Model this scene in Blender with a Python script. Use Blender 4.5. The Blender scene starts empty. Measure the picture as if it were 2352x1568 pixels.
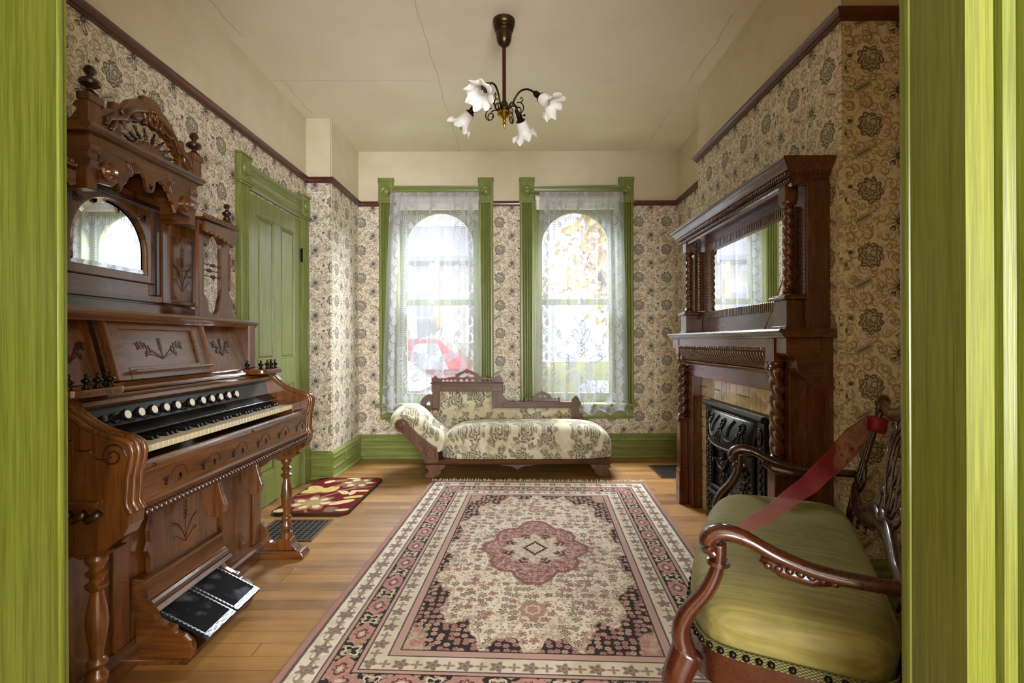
import bpy, bmesh, math, random
from mathutils import Vector, Matrix
from math import sin, cos, pi, radians, sqrt, atan2
random.seed(7)
S = bpy.context.scene
COL = S.collection

# ------------------------------------------------------------------ camera, world, lights, exposure
cam_d = bpy.data.cameras.new('camera')
cam = bpy.data.objects.new('camera', cam_d); COL.objects.link(cam)
cam_d.sensor_width = 36.0; cam_d.lens = 18.0
cam_d.shift_x = -11.0/2352; cam_d.shift_y = -1.0/2352
cam_d.clip_start = 0.02
cam.location = (0, 0, 1.10)
cam.rotation_euler = (radians(90), radians(0.22), 0)
S.camera = cam

W = bpy.data.worlds.new('sky'); S.world = W; W.use_nodes = True
wn = W.node_tree.nodes; wl = W.node_tree.links
bg = wn['Background']; bg.inputs['Strength'].default_value = 0.80
bg.inputs['Color'].default_value = (0.88, 0.94, 1.0, 1)

def area(name, loc, target, sx, sy, power, color=(1, 1, 1), portal=False):
    d = bpy.data.lights.new(name, 'AREA'); d.shape = 'RECTANGLE'; d.size = sx; d.size_y = sy
    d.energy = power; d.color = color
    o = bpy.data.objects.new(name, d); COL.objects.link(o); o.location = loc
    o.rotation_euler = (Vector(target)-Vector(loc)).to_track_quat('-Z', 'Y').to_euler()
    if portal: d.cycles.is_portal = True
    return o
WX = (-0.753, 0.566)                       # window centres
for wx in WX:                              # daylight falling through each window from the open sky above the street
    area('window_daylight', (-0.09+(wx+0.09)*0.75, 6.05, 3.35), (wx*0.6, 2.6, 0.7), 1.2, 1.5, 225, (0.93, 0.96, 1.0))
    area('window_portal', (wx, 5.02, 1.45), (wx, 3.0, 1.45), 0.8, 1.95, 0, portal=True)
# hall light behind the camera, enlarged as an added soft fill for the room
area('hall_fill', (0.7, -2.4, 1.25), (-0.15, 2.5, 1.9), 2.6, 1.6, 122, (0.98, 0.985, 1.0))

vs = S.view_settings
vs.view_transform = 'Standard'; vs.look = 'None'; vs.gamma = 1.0; vs.use_curve_mapping = False
vs.exposure = 1.95
S.display_settings.display_device = 'sRGB'
S.cycles.use_denoising = True
S.cycles.max_bounces = 10; S.cycles.diffuse_bounces = 6; S.cycles.glossy_bounces = 5
S.cycles.transmission_bounces = 6; S.cycles.transparent_max_bounces = 24
S.cycles.caustics_reflective = False; S.cycles.caustics_refractive = False
S.cycles.sample_clamp_indirect = 8.0

# ------------------------------------------------------------------ object helpers
def tag(o, label=None, cat=None, group=None, kind=None):
    if label: o['label'] = label
    if cat: o['category'] = cat
    if group: o['group'] = group
    if kind: o['kind'] = kind
    return o
def thing(name, label, cat, loc=(0, 0, 0), rz=0.0, group=None):
    o = bpy.data.objects.new(name, None); COL.objects.link(o)
    o.location = loc; o.rotation_euler = (0, 0, rz); o.empty_display_size = 0.1
    return tag(o, label, cat, group)
def dup(o, name=None, parent=None, loc=None):
    c = o.copy(); COL.objects.link(c)
    if parent is not None: c.parent = parent
    if loc is not None: c.location = loc
    for ch in list(o.children): dup(ch, None, c)
    return c

class MB:
    """collects shapes in one bmesh, coordinates relative to org"""
    def __init__(s, org=(0, 0, 0)):
        s.bm = bmesh.new(); s.o = Vector(org); s.uv = None; s.M = None
    def _v(s, p):
        p = Vector(p)
        if s.M is not None: p = s.M @ p
        return s.bm.verts.new(p - s.o)
    def face(s, pts):
        s.bm.faces.new([s._v(p) for p in pts]); return s
    def box(s, x0, x1, y0, y1, z0, z1):
        v = [s._v((x, y, z)) for z in (z0, z1) for y in (y0, y1) for x in (x0, x1)]
        for f in ((0, 2, 3, 1), (4, 5, 7, 6), (0, 1, 5, 4), (2, 6, 7, 3), (0, 4, 6, 2), (1, 3, 7, 5)):
            s.bm.faces.new([v[i] for i in f])
        return s
    def hexa(s, a, b):
        """solid between two quads a and b (4 points each)"""
        va = [s._v(p) for p in a]; vb = [s._v(p) for p in b]
        s.bm.faces.new(va[::-1]); s.bm.faces.new(vb)
        for i in range(4): s.bm.faces.new([va[i], va[(i+1) % 4], vb[(i+1) % 4], vb[i]])
        return s
    def prism(s, poly, plane, a, b, holes=()):
        """2-D outline in plane 'xy','xz' or 'yz' extruded along the third axis from a to b"""
        def P(q, t):
            if plane == 'yz': return (t, q[0], q[1])
            if plane == 'xz': return (q[0], t, q[1])
            return (q[0], q[1], t)
        if not holes:
            va = [s._v(P(q, a)) for q in poly]; vb = [s._v(P(q, b)) for q in poly]
            s.bm.faces.new(va[::-1]); s.bm.faces.new(vb); n = len(poly)
            for i in range(n): s.bm.faces.new([va[i], va[(i+1) % n], vb[(i+1) % n], vb[i]])
            return s
        t = bmesh.new()
        for loop in [poly]+list(holes):
            vv = [t.verts.new((q[0], q[1], 0)) for q in loop]
            for i in range(len(vv)): t.edges.new((vv[i], vv[(i+1) % len(vv)]))
        bmesh.ops.triangle_fill(t, use_beauty=True, use_dissolve=False, edges=t.edges[:])
        t.verts.index_update()
        A = [s._v(P((v.co.x, v.co.y), a)) for v in t.verts]; B = [s._v(P((v.co.x, v.co.y), b)) for v in t.verts]
        for f in t.faces:
            ids = [v.index for v in f.verts]
            s.bm.faces.new([A[i] for i in ids[::-1]]); s.bm.faces.new([B[i] for i in ids])
        t.free()
        k = 0
        for loop in [poly]+list(holes):
            n = len(loop)
            for i in range(n):
                i0, i1 = k+i, k+(i+1) % n
                s.bm.faces.new([A[i0], A[i1], B[i1], B[i0]])
            k += n
        return s
    def lathe(s, prof, c=(0, 0, 0), axis=(0, 0, 1), seg=16, scale=None):
        """prof: (radius, distance along the axis)"""
        ax = Vector(axis).normalized()
        u = ax.orthogonal().normalized()
        if abs(ax.z) > 0.999: u = Vector((1, 0, 0))
        w = ax.cross(u); c = Vector(c); rings = []
        for r, h in prof:
            if r < 1e-6: rings.append([s._v(c+ax*h)]); continue
            rings.append([s._v(c+ax*h+(u*cos(2*pi*k/seg)+w*sin(2*pi*k/seg))*r) for k in range(seg)])
        for A, B in zip(rings, rings[1:]):
            if len(A) == 1 and len(B) == 1: continue
            for k in range(seg):
                k1 = (k+1) % seg
                if len(A) == 1: s.bm.faces.new([A[0], B[k1], B[k]])
                elif len(B) == 1: s.bm.faces.new([A[k], A[k1], B[0]])
                else: s.bm.faces.new([A[k], A[k1], B[k1], B[k]])
        if len(rings[0]) > 1: s.bm.faces.new(rings[0][::-1])
        if len(rings[-1]) > 1: s.bm.faces.new(rings[-1])
        return s
    def twist(s, c, h, r, turns, lobes=3, depth=0.28, seg=24, n=60, hand=1):
        """barley-twist column"""
        rings = []
        for j in range(n+1):
            t = j/n; ring = []
            for k in range(seg):
                a = 2*pi*k/seg
                rr = r*(1-depth*0.5+depth*0.5*cos(lobes*(a-hand*2*pi*turns*t/1.0)))
                ring.append(s._v((c[0]+rr*cos(a), c[1]+rr*sin(a), c[2]+h*t)))
            rings.append(ring)
        for A, B in zip(rings, rings[1:]):
            for k in range(seg):
                s.bm.faces.new([A[k], A[(k+1) % seg], B[(k+1) % seg], B[k]])
        s.bm.faces.new(rings[0][::-1]); s.bm.faces.new(rings[-1])
        return s
    def sphere(s, c, r, sc=(1, 1, 1), seg=10, rings=7):
        m = Matrix.Translation(Vector(c)-s.o) @ Matrix.Diagonal((r*sc[0], r*sc[1], r*sc[2], 1))
        if s.M is not None:
            m = Matrix.Translation(-s.o) @ s.M @ Matrix.Translation(c) @ Matrix.Diagonal((r*sc[0], r*sc[1], r*sc[2], 1))
        bmesh.ops.create_uvsphere(s.bm, u_segments=seg, v_segments=rings, radius=1, matrix=m)
        return s
    def tube(s, pts, rad, seg=8, flat=None, up=None, caps=True):
        """tube along pts; rad one number or a list; flat=(a,b) scales the section's two axes; up fixes the b axis"""
        pts = [Vector(p) for p in pts]; n = len(pts)
        rr = rad if isinstance(rad, (list, tuple)) else [rad]*n
        rings = []; N = None
        for i, p in enumerate(pts):
            T = (pts[min(i+1, n-1)]-pts[max(i-1, 0)]).normalized()
            if up is not None:
                N = Vector(up); N = (N-T*N.dot(T)); N = N.normalized() if N.length > 1e-5 else T.orthogonal()
            elif N is None: N = T.orthogonal().normalized()
            else:
                N = (N-T*N.dot(T)); N = N.normalized() if N.length > 1e-6 else T.orthogonal().normalized()
            B = T.cross(N); fa, fb = flat if flat else (1, 1)
            rings.append([s._v(p+(B*cos(2*pi*k/seg)*fa+N*sin(2*pi*k/seg)*fb)*rr[i]) for k in range(seg)])
        for A, Bq in zip(rings, rings[1:]):
            for k in range(seg): s.bm.faces.new([A[k], A[(k+1) % seg], Bq[(k+1) % seg], Bq[k]])
        if caps:
            s.bm.faces.new(rings[0][::-1]); s.bm.faces.new(rings[-1])
        return s
    def sweep(s, pts, sec, up=(0, 0, 1)):
        """section sec (list of (side, up)) swept along pts"""
        pts = [Vector(p) for p in pts]; n = len(pts); rings = []
        for i, p in enumerate(pts):
            T = (pts[min(i+1, n-1)]-pts[max(i-1, 0)]).normalized()
            U = Vector(up); U = (U-T*U.dot(T)).normalized(); B = T.cross(U)
            rings.append([s._v(p+B*a+U*b) for a, b in sec])
        m = len(sec)
        for A, Bq in zip(rings, rings[1:]):
            for k in range(m): s.bm.faces.new([A[k], A[(k+1) % m], Bq[(k+1) % m], Bq[k]])
        s.bm.faces.new(rings[0][::-1]); s.bm.faces.new(rings[-1])
        return s
    def grid(s, fn, nu, nv, uvfn=None, closed_u=False):
        uvl = s.bm.loops.layers.uv.verify() if uvfn else None
        V = [[s._v(fn(i/nu, j/nv)) for i in range(nu+(0 if closed_u else 1))] for j in range(nv+1)]
        m = len(V[0])
        for j in range(nv):
            for i in range(nu):
                i1 = (i+1) % m if closed_u else i+1
                f = s.bm.faces.new([V[j][i], V[j][i1], V[j+1][i1], V[j+1][i]])
                if uvl:
                    for lp, (a, b) in zip(f.loops, ((i, j), (i+1, j), (i+1, j+1), (i, j+1))):
                        lp[uvl].uv = uvfn(a/nu, b/nv)
        return s
    def build(s, name, mat, parent=None, bevel=0.0, smooth=False, loc=None, angle=35, subd=0, recalc=True, solid=0.0):
        if recalc: bmesh.ops.recalc_face_normals(s.bm, faces=s.bm.faces[:])
        me = bpy.data.meshes.new(name); s.bm.to_mesh(me); s.bm.free()
        me.materials.append(mat)
        if smooth:
            for p in me.polygons: p.use_smooth = True
            if smooth == 'auto': me.set_sharp_from_angle(angle=radians(angle))
        o = bpy.data.objects.new(name, me); COL.objects.link(o)
        if parent is not None: o.parent = parent
        if loc is not None: o.location = loc
        if solid:
            m = o.modifiers.new('t', 'SOLIDIFY'); m.thickness = solid; m.offset = 0
        if subd:
            m = o.modifiers.new('s', 'SUBSURF'); m.levels = subd; m.render_levels = subd
        if bevel:
            m = o.modifiers.new('b', 'BEVEL'); m.width = bevel; m.segments = 2; m.limit_method = 'ANGLE'
            m.angle_limit = radians(40)
        return o
def struct(mb, name, mat, parent=None, **k):
    o = mb.build(name, mat, parent, **k)
    if parent is None: o['kind'] = 'structure'
    return o
def arc(cx, cy, r, a0, a1, n=12, ry=None):
    ry = r if ry is None else ry
    return [(cx+r*cos(radians(a0+(a1-a0)*i/n)), cy+ry*sin(radians(a0+(a1-a0)*i/n))) for i in range(n+1)]
def smooth_pts(pts, k=6, closed=False):
    """Catmull-Rom through the points"""
    P = [Vector(p) for p in pts]; n = len(P); out = []
    rng = range(n) if closed else range(n-1)
    for i in rng:
        if closed: p0, p1, p2, p3 = P[i-1], P[i], P[(i+1) % n], P[(i+2) % n]
        else: p0, p1, p2, p3 = P[max(i-1, 0)], P[i], P[i+1], P[min(i+2, n-1)]
        for j in range(k):
            t = j/k
            out.append(0.5*((2*p1)+(p2-p0)*t+(2*p0-5*p1+4*p2-p3)*t*t+(3*p1-p0-3*p2+p3)*t**3))
    if not closed: out.append(P[-1])
    return [tuple(v) for v in out]
# ------------------------------------------------------------------ node-expression helper and materials
class E:
    """a float socket or a number; arithmetic on it writes Math nodes"""
    T = None
    def __init__(s, v): s.v = v
    @staticmethod
    def node(op, *a, clamp=False):
        vals = [x.v if isinstance(x, E) else x for x in a]
        n = E.T.nodes.new('ShaderNodeMath'); n.operation = op; n.use_clamp = clamp
        for i, x in enumerate(vals):
            if isinstance(x, (int, float)): n.inputs[i].default_value = x
            else: E.T.links.new(x, n.inputs[i])
        return E(n.outputs[0])
    def __add__(s, o): return E.node('ADD', s, o)
    __radd__ = __add__
    def __sub__(s, o): return E.node('SUBTRACT', s, o)
    def __rsub__(s, o): return E.node('SUBTRACT', o, s)
    def __mul__(s, o): return E.node('MULTIPLY', s, o)
    __rmul__ = __mul__
    def __truediv__(s, o): return E.node('DIVIDE', s, o)
    def __rtruediv__(s, o): return E.node('DIVIDE', o, s)
    def __neg__(s): return E.node('MULTIPLY', s, -1.0)
def f1(op): return lambda a: E.node(op, a)
esin, ecos, eabs, esqrt, efract, efloor = map(f1, ('SINE', 'COSINE', 'ABSOLUTE', 'SQRT', 'FRACT', 'FLOOR'))
def emin(a, b): return E.node('MINIMUM', a, b)
def emax(a, b): return E.node('MAXIMUM', a, b)
def epow(a, b): return E.node('POWER', a, b)
def elog(a): return E.node('LOGARITHM', a, 2.718281828)
def eatan2(a, b): return E.node('ARCTAN2', a, b)
def elt(a, b): return E.node('LESS_THAN', a, b)
def egt(a, b): return E.node('GREATER_THAN', a, b)
def sst(a, lo, hi):
    """smooth step of a from lo to hi (lo may be above hi)"""
    n = E.T.nodes.new('ShaderNodeMapRange'); n.interpolation_type = 'SMOOTHSTEP'
    inv = lo > hi
    if inv: lo, hi = hi, lo
    n.inputs['From Min'].default_value = lo; n.inputs['From Max'].default_value = hi
    n.inputs['To Min'].default_value = 1.0 if inv else 0.0; n.inputs['To Max'].default_value = 0.0 if inv else 1.0
    if isinstance(a, E): E.T.links.new(a.v, n.inputs['Value'])
    return E(n.outputs[0])
def hyp(a, b): return esqrt(a*a+b*b)
def wrapc(a): return efract(a+0.5)-0.5
def emixf(a, b, t): return a+(b-a)*t if isinstance(b, E) or isinstance(a, E) else a+t*(b-a)
def vec(x, y, z=0.0):
    n = E.T.nodes.new('ShaderNodeCombineXYZ')
    for i, q in enumerate((x, y, z)):
        if isinstance(q, E): E.T.links.new(q.v, n.inputs[i])
        else: n.inputs[i].default_value = q
    return n.outputs[0]
def sep(sock):
    n = E.T.nodes.new('ShaderNodeSeparateXYZ'); E.T.links.new(sock, n.inputs[0])
    return E(n.outputs[0]), E(n.outputs[1]), E(n.outputs[2])
def coords(kind='Object'):
    n = E.T.nodes.new('ShaderNodeTexCoord'); return n.outputs[kind]
def position():
    n = E.T.nodes.new('ShaderNodeNewGeometry'); return n.outputs['Position']
def noise(v, scale=5.0, detail=3.0, rough=0.5, dist=0.0):
    n = E.T.nodes.new('ShaderNodeTexNoise'); E.T.links.new(v, n.inputs['Vector'])
    n.inputs['Scale'].default_value = scale; n.inputs['Detail'].default_value = detail
    n.inputs['Roughness'].default_value = rough; n.inputs['Distortion'].default_value = dist
    return E(n.outputs['Fac'])
def voronoi2(v, scale, rnd=1.0):
    n = E.T.nodes.new('ShaderNodeTexVoronoi'); n.voronoi_dimensions = '2D'
    E.T.links.new(v, n.inputs['Vector']); n.inputs['Scale'].default_value = scale
    n.inputs['Randomness'].default_value = rnd
    return n
def cells(x, y, scale, rnd=1.0):
    """Voronoi scatter: local x, local y (in cell units), two random numbers"""
    n = voronoi2(vec(x, y), scale, rnd)
    px, py, _ = sep(n.outputs['Position']); r, g, b = sep_col(n.outputs['Color'])
    return (x-px)*scale, (y-py)*scale, r, g
def sep_col(sock):
    n = E.T.nodes.new('ShaderNodeSeparateColor'); E.T.links.new(sock, n.inputs[0])
    return E(n.outputs[0]), E(n.outputs[1]), E(n.outputs[2])
def mixc(a, b, t):
    n = E.T.nodes.new('ShaderNodeMix'); n.data_type = 'RGBA'; n.clamp_factor = True
    for q, i in ((a, 6), (b, 7)):
        if isinstance(q, tuple): n.inputs[i].default_value = (q[0], q[1], q[2], 1)
        else: E.T.links.new(q, n.inputs[i])
    if isinstance(t, E): E.T.links.new(t.v, n.inputs[0])
    else: n.inputs[0].default_value = t
    return n.outputs[2]
def scol(r, g, b):
    """sRGB 0-255 -> linear"""
    f = lambda c: (c/255/12.92) if c <= 10 else ((c/255+0.055)/1.055)**2.4
    return (f(r), f(g), f(b))
def newmat(name):
    m = bpy.data.materials.new(name); m.use_nodes = True; E.T = m.node_tree
    return m, m.node_tree.nodes['Principled BSDF']
def put(b, key, val):
    i = b.inputs[key]
    if isinstance(val, E): E.T.links.new(val.v, i)
    elif isinstance(val, tuple): i.default_value = (*val, 1) if len(val) == 3 else val
    elif isinstance(val, (int, float)): i.default_value = val
    else: E.T.links.new(val, i)
def bump(b, h, strength=0.3, dist=0.005):
    n = E.T.nodes.new('ShaderNodeBump'); n.inputs['Strength'].default_value = strength; n.inputs['Distance'].default_value = dist
    E.T.links.new(h.v, n.inputs['Height']); E.T.links.new(n.outputs[0], b.inputs['Normal'])
def plain(name, col, rough=0.5, metal=0.0, **k):
    m, b = newmat(name); put(b, 'Base Color', col); put(b, 'Roughness', rough); put(b, 'Metallic', metal)
    for q, v in k.items(): put(b, q.replace('_', ' '), v)
    return m

_wood = {}
def wood(kind, ax='z'):
    """varnished wood, grain running along ax"""
    if (kind, ax) in _wood: return _wood[(kind, ax)]
    C = {'walnut': (scol(54, 28, 8), scol(112, 66, 25), 0.23, 0.55),
         'walnut_dark': (scol(24, 11, 7), scol(58, 30, 17), 0.25, 0.5),
         'mahogany': (scol(66, 31, 11), scol(104, 57, 24), 0.20, 0.65),
         'oak': (scol(54, 28, 9), scol(98, 56, 22), 0.40, 0.15),
         'rail': (scol(62, 24, 12), scol(98, 42, 22), 0.33, 0.3),
         'chair': (scol(42, 15, 7), scol(60, 24, 11), 0.22, 0.6)}[kind]
    m, b = newmat('wood_'+kind+'_'+ax)
    x, y, z = sep(coords())
    q = {'x': (x*1.6, y*22, z*22), 'y': (x*22, y*1.6, z*22), 'z': (x*22, y*22, z*1.6)}[ax]
    v = vec(*q)
    n1 = noise(v, 1.0, 4, 0.6, 0.6); n2 = noise(v, 6.0, 2, 0.5)
    f = sst(n1*0.75+n2*0.35, 0.30, 0.78)
    put(b, 'Base Color', mixc(C[0], C[1], f))
    put(b, 'Roughness', C[2]+n2*0.12)
    put(b, 'Coat Weight', C[3]); put(b, 'Coat Roughness', 0.12)
    bump(b, n2, 0.06, 0.002)
    _wood[(kind, ax)] = m
    return m

def wallpaper_mat(name, axis):
    """scrolling floral paper below the picture rail, cream plaster above it"""
    m, b = newmat(name)
    px, py, pz = sep(position())
    u = (px if axis == 'x' else py)/0.262; v = pz/0.262
    if axis == 'x': u = u+0.16
    else: u = u+0.4
    wob = noise(vec(u, v), 6.0, 2)-0.5
    def loc(cx, cy): return wrapc(u-cx), wrapc(v-cy)
    def spot(cx, cy, r, ax=1.0, ay=1.0):
        dx, dy = loc(cx, cy); return sst(hyp(dx*ax, dy*ay), r+0.008, r-0.008)
    # peony
    dx, dy = loc(0.56, 0.48); r = hyp(dx, dy); th = eatan2(dy, dx)
    R = 0.165+0.024*eabs(ecos(th*4.5+0.6))*1.6+wob*0.11
    inside = sst(r-R, 0.012, -0.012)
    rim = sst(eabs(r-R+0.012), 0.016, 0.004)
    scal = esin(r*95+ecos(th*9.0)*1.6)
    scal2 = sst(scal, -0.2, 0.7)
    core = sst(hyp(dx-0.045, dy-0.035), 0.075, 0.055)
    corer = sst(eabs(hyp(dx-0.045, dy-0.035)-0.05), 0.016, 0.004)
    hl = sst(hyp(dx+0.03, dy-0.075), 0.045, 0.02)
    pe = emax(inside*(0.45+scal2*0.42), rim*0.95)
    pe = pe*(1-core*0.5)
    pe = emax(pe, corer*0.9)*(1-hl*0.6)
    # aster with narrow petals and a curled foot
    dx, dy = loc(0.0, 0.0); r = hyp(dx, dy*0.95); th = eatan2(dy, dx)
    pl_ = 0.185+0.03*ecos(th*5+1.0)+wob*0.05
    pw = ecos(th*11+0.5)-sst(r, 0.10, 0.19)*0.75
    pet = sst(pw, -0.75, -0.2)*sst(r-pl_, 0.01, -0.014)
    pet = pet*(0.50+0.45*sst(r, 0.15, 0.06))*(0.7+0.3*sst(eabs(esin(th*5.5+0.25)), 0.96, 0.7))
    def foot(ox, oy, hd):
        fx, fy = loc(ox, oy); fr = hyp(fx, fy)+1e-3
        return sst(eabs(efract(elog(fr)*0.7-eatan2(fy, fx)*hd/(2*pi))-0.5), 0.24, 0.16)*sst(fr, 0.062, 0.05)
    ring = emax(foot(-0.09, -0.12, 1), foot(0.05, -0.16, -1))
    cen = sst(r, 0.06, 0.045)*(1-sst(r, 0.022, 0.012)*0.6)*0.95
    as_ = emax(emax(pet*0.85, ring), cen)
    dark = emax(pe, as_)
    dark = emax(dark, emax(spot(0.25, 0.53, 0.036, 0.85, 1.1)*0.9, spot(0.105, 0.43, 0.026)*0.85))
    dark = emax(dark, emax(spot(0.185, 0.34, 0.03, 1.5, 0.7)*0.9, spot(0.96, 0.26, 0.024, 0.8, 1.2)*0.75))
    dark = emax(dark, spot(0.215, 0.28, 0.026, 1.0, 1.0)*0.7)
    # feather leaf
    dx, dy = loc(0.45, 0.055); a = dx*0.89+dy*0.46; c = dy*0.89-dx*0.46
    w = 0.048*(1+esin(a*130)*0.35)
    leaf = sst(eabs(c)-w, 0.01, -0.006)*sst(eabs(a), 0.155, 0.135)
    mid = sst(eabs(c), 0.014, 0.004)*sst(eabs(a), 0.13, 0.1)
    dark = emax(dark, emax(leaf*0.55, mid*0.95))
    # pale scrolls
    def scroll(cx, cy, R, hand, k=3.2, rot=0.0):
        dx, dy = loc(cx, cy); r = hyp(dx, dy)+1e-4; th = eatan2(dy, dx)*hand
        ph = efract(elog(r)*0.62*k/3.2-th/(2*pi)+rot)
        return sst(eabs(ph-0.5), 0.20, 0.13)*sst(r, R*1.15, R*1.15-0.02)
    pale = scroll(0.49, 0.80, 0.115, 1)
    pale = emax(pale, scroll(0.93, 0.44, 0.10, -1))
    pale = emax(pale, scroll(0.72, 0.06, 0.085, 1))
    pale = emax(pale, scroll(0.28, 0.14, 0.09, -1, rot=0.3))
    pale = emax(pale, scroll(0.80, 0.78, 0.085, -1, rot=0.5))
    pale = emax(pale, scroll(0.24, 0.74, 0.10, 1, rot=0.2))
    pale = emax(pale, scroll(0.86, 0.60, 0.07, 1, rot=0.6)); pale = emax(pale, scroll(0.22, 0.93, 0.07, -1, rot=0.1)); pale = emax(pale, scroll(0.60, 0.22, 0.08, -1, rot=0.4))
    l1 = eabs(wrapc(v-0.30-0.1*esin(u*2*pi+1.0)-0.05*esin(u*4*pi)))
    l2 = eabs(wrapc(u-0.36-0.09*esin(v*2*pi+2.0)))
    pale = emax(pale, emax(sst(l1, 0.010, 0.003), sst(l2, 0.010, 0.003))*0.8)
    def curls(sc, ox, oy, lim):
        lx, ly, r, g = cells(u+ox, v+oy, sc, 0.75); d = hyp(lx, ly)+1e-3; hd = egt(r, 0.5)*2-1
        ph = efract(elog(d)*0.75-(eatan2(ly, lx)*hd)/(2*pi)+g)
        return sst(eabs(ph-0.5), 0.22, 0.15)*sst(d, lim, lim-0.08)
    pale = emax(pale, curls(5.2, 0.0, 0.0, 0.50)*0.9)
    pale = emax(pale, curls(10.5, 3.3, 1.1, 0.42)*0.75)
    lx, ly, r_, g_ = cells(u+7.7, v+2.3, 7.5, 0.9)
    aa = r_*6.28; A_ = lx*ecos(aa)+ly*esin(aa); B_ = ly*ecos(aa)-lx*esin(aa)
    lf = sst(hyp(A_*1.0, B_*2.4), 0.34, 0.26)*egt(g_, 0.45)
    pale = emax(pale, lf*(0.55+0.45*sst(eabs(B_), 0.02, 0.05))); dk2 = sst(hyp(A_*1.3, B_*2.8), 0.26, 0.16)*egt(g_, 0.72)*0.55
    dark = emax(dark, dk2)
    pale = pale*sst(dark, 0.3, 0.05)
    base = mixc(scol(230, 222, 206), scol(222, 212, 192), noise(vec(u, v), 1.2, 3))
    c1 = mixc(base, scol(146, 128, 98), pale*0.85)
    c2 = mixc(c1, scol(50, 42, 37), dark)
    # plaster
    n = noise(position(), 1.3, 4, 0.6); n2 = noise(position(), 9, 3)
    pl = mixc(scol(214, 205, 180), scol(202, 191, 163), sst(n*0.7+n2*0.3, 0.35, 0.7))
    up = sst(pz, 2.388, 2.392)
    put(b, 'Base Color', mixc(c2, pl, up)); put(b, 'Roughness', 0.62)
    put(b, 'Specular IOR Level', 0.35)
    return m

def green_mat(name, c0, c1, ax='z', rough=0.32, streak=30):
    """brushed green gloss paint"""
    m, b = newmat(name)
    x, y, z = sep(position())
    q = {'x': (x*1.0, y*streak, z*streak), 'y': (x*streak, y*1.0, z*streak), 'z': (x*streak, y*streak, z*1.0)}[ax]
    n1 = noise(vec(*q), 2.0, 4, 0.65); n2 = noise(vec(*q), 8.0, 2)
    put(b, 'Base Color', mixc(c0, c1, sst(n1*0.6+n2*0.4, 0.34, 0.66)))
    put(b, 'Roughness', rough); bump(b, n1*0.6+n2, 0.10, 0.002)
    return m
G0, G1 = scol(102, 112, 50), scol(132, 140, 78)
GREEN = {a: green_mat('green_paint_'+a, G0, G1, a) for a in 'xyz'}
WP_X = wallpaper_mat('wallpaper_across', 'x'); WP_Y = wallpaper_mat('wallpaper_along', 'y')

def ceiling_mat():
    m, b = newmat('ceiling_plaster'); x, y, z = sep(position())
    P = position()
    n = noise(P, 1.1, 4, 0.6); fine = noise(vec(x*3, y*40, z), 1.0, 2)
    base = mixc(scol(232, 226, 208), scol(222, 214, 192), sst(n, 0.35, 0.7))
    w1 = (noise(vec(x*0, y*3.0, 1.0), 1.0, 5, 0.7)-0.5)*0.16
    c1 = sst(eabs(x+0.53+w1*0.6), 0.0032, 0.0008)
    w2 = (noise(vec(x*3.0, y*0, 4.0), 1.0, 5, 0.7)-0.5)*0.08
    c2 = sst(eabs(y-3.51+w2), 0.003, 0.0008)*elt(x, -0.55)
    w3 = (noise(vec(x*0, y*4.0, 9.0), 1.0, 5, 0.7)-0.5)*0.10
    c3 = sst(eabs(x+1.60+w3), 0.004, 0.001)*sst(noise(vec(y*2, 2.0, 3.0), 1.0, 1), 0.45, 0.55)
    c4 = sst(eabs(x-1.2+w3), 0.004, 0.001)*sst(noise(vec(y*2, 7.0, 3.0), 1.0, 1), 0.42, 0.5)
    cr = emax(emax(c1, c2), emax(c3, c4))
    put(b, 'Base Color', mixc(base, scol(120, 104, 78), cr*0.5)); put(b, 'Roughness', 0.75)
    bump(b, fine-cr*1.5, 0.08, 0.004)
    return m
def floor_mat():
    m, b = newmat('floor_boards'); x, y, z = sep(position())
    bw = 0.078
    row = efloor(y/bw); ed = eabs(efract(y/bw)-0.5)
    rnd = efract(esin(row*12.9898)*43758.5453)
    rnd2 = efract(esin(row*78.233)*1375.31)
    bx = (x+rnd*3.0)/1.9; jx = eabs(efract(bx)-0.5)
    rb = efract(esin(row*12.9898+efloor(bx)*4.7)*437.5)
    v = vec(x*1.2+rnd*9, y*18, rnd2*5)
    n1 = noise(v, 1.3, 5, 0.65, 0.5); n2 = noise(v, 7.0, 3)
    worn = noise(position(), 1.4, 4, 0.6)
    c = mixc(scol(106, 72, 34), scol(170, 124, 68), sst(n1*0.55+n2*0.25+rb*0.25, 0.3, 0.78))
    c = mixc(c, scol(184, 142, 84), sst(worn, 0.45, 0.72)*0.55)
    gap = emax(sst(ed, 0.482, 0.494), sst(jx, 0.4985, 0.4995))
    c = mixc(c, scol(52, 32, 14), gap*0.75)
    sp = noise(position(), 90, 2); c = mixc(c, scol(60, 40, 20), sst(sp, 0.72, 0.78)*0.5)
    put(b, 'Base Color', c); put(b, 'Roughness', 0.30+n2*0.14+worn*0.12)
    bump(b, n2*0.3-gap, 0.15, 0.002)
    return m
CEIL = ceiling_mat(); FLOOR = floor_mat()
MIRROR = plain('mirror_silver', (0.92, 0.93, 0.93), 0.015, 1.0)
BRASS_DARK = plain('aged_brass', scol(72, 58, 36), 0.32, 0.9)
BRONZE = plain('dark_bronze', scol(40, 28, 18), 0.35, 0.8)
BRASS = plain('polished_brass', scol(190, 150, 70), 0.2, 1.0)
BLACK = plain('ebony_black', scol(14, 13, 13), 0.28)
BLACKGLOSS = plain('black_lacquer', scol(9, 8, 9), 0.3, Coat_Weight=0.15)
IVORY = plain('ivory', scol(206, 198, 168), 0.3)
IRON = plain('cast_iron', scol(24, 23, 22), 0.36, 0.55)
IRON_HI = plain('burnished_iron', scol(58, 52, 44), 0.34, 0.7)
PORC = plain('white_porcelain', scol(225, 222, 210), 0.3)
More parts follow.
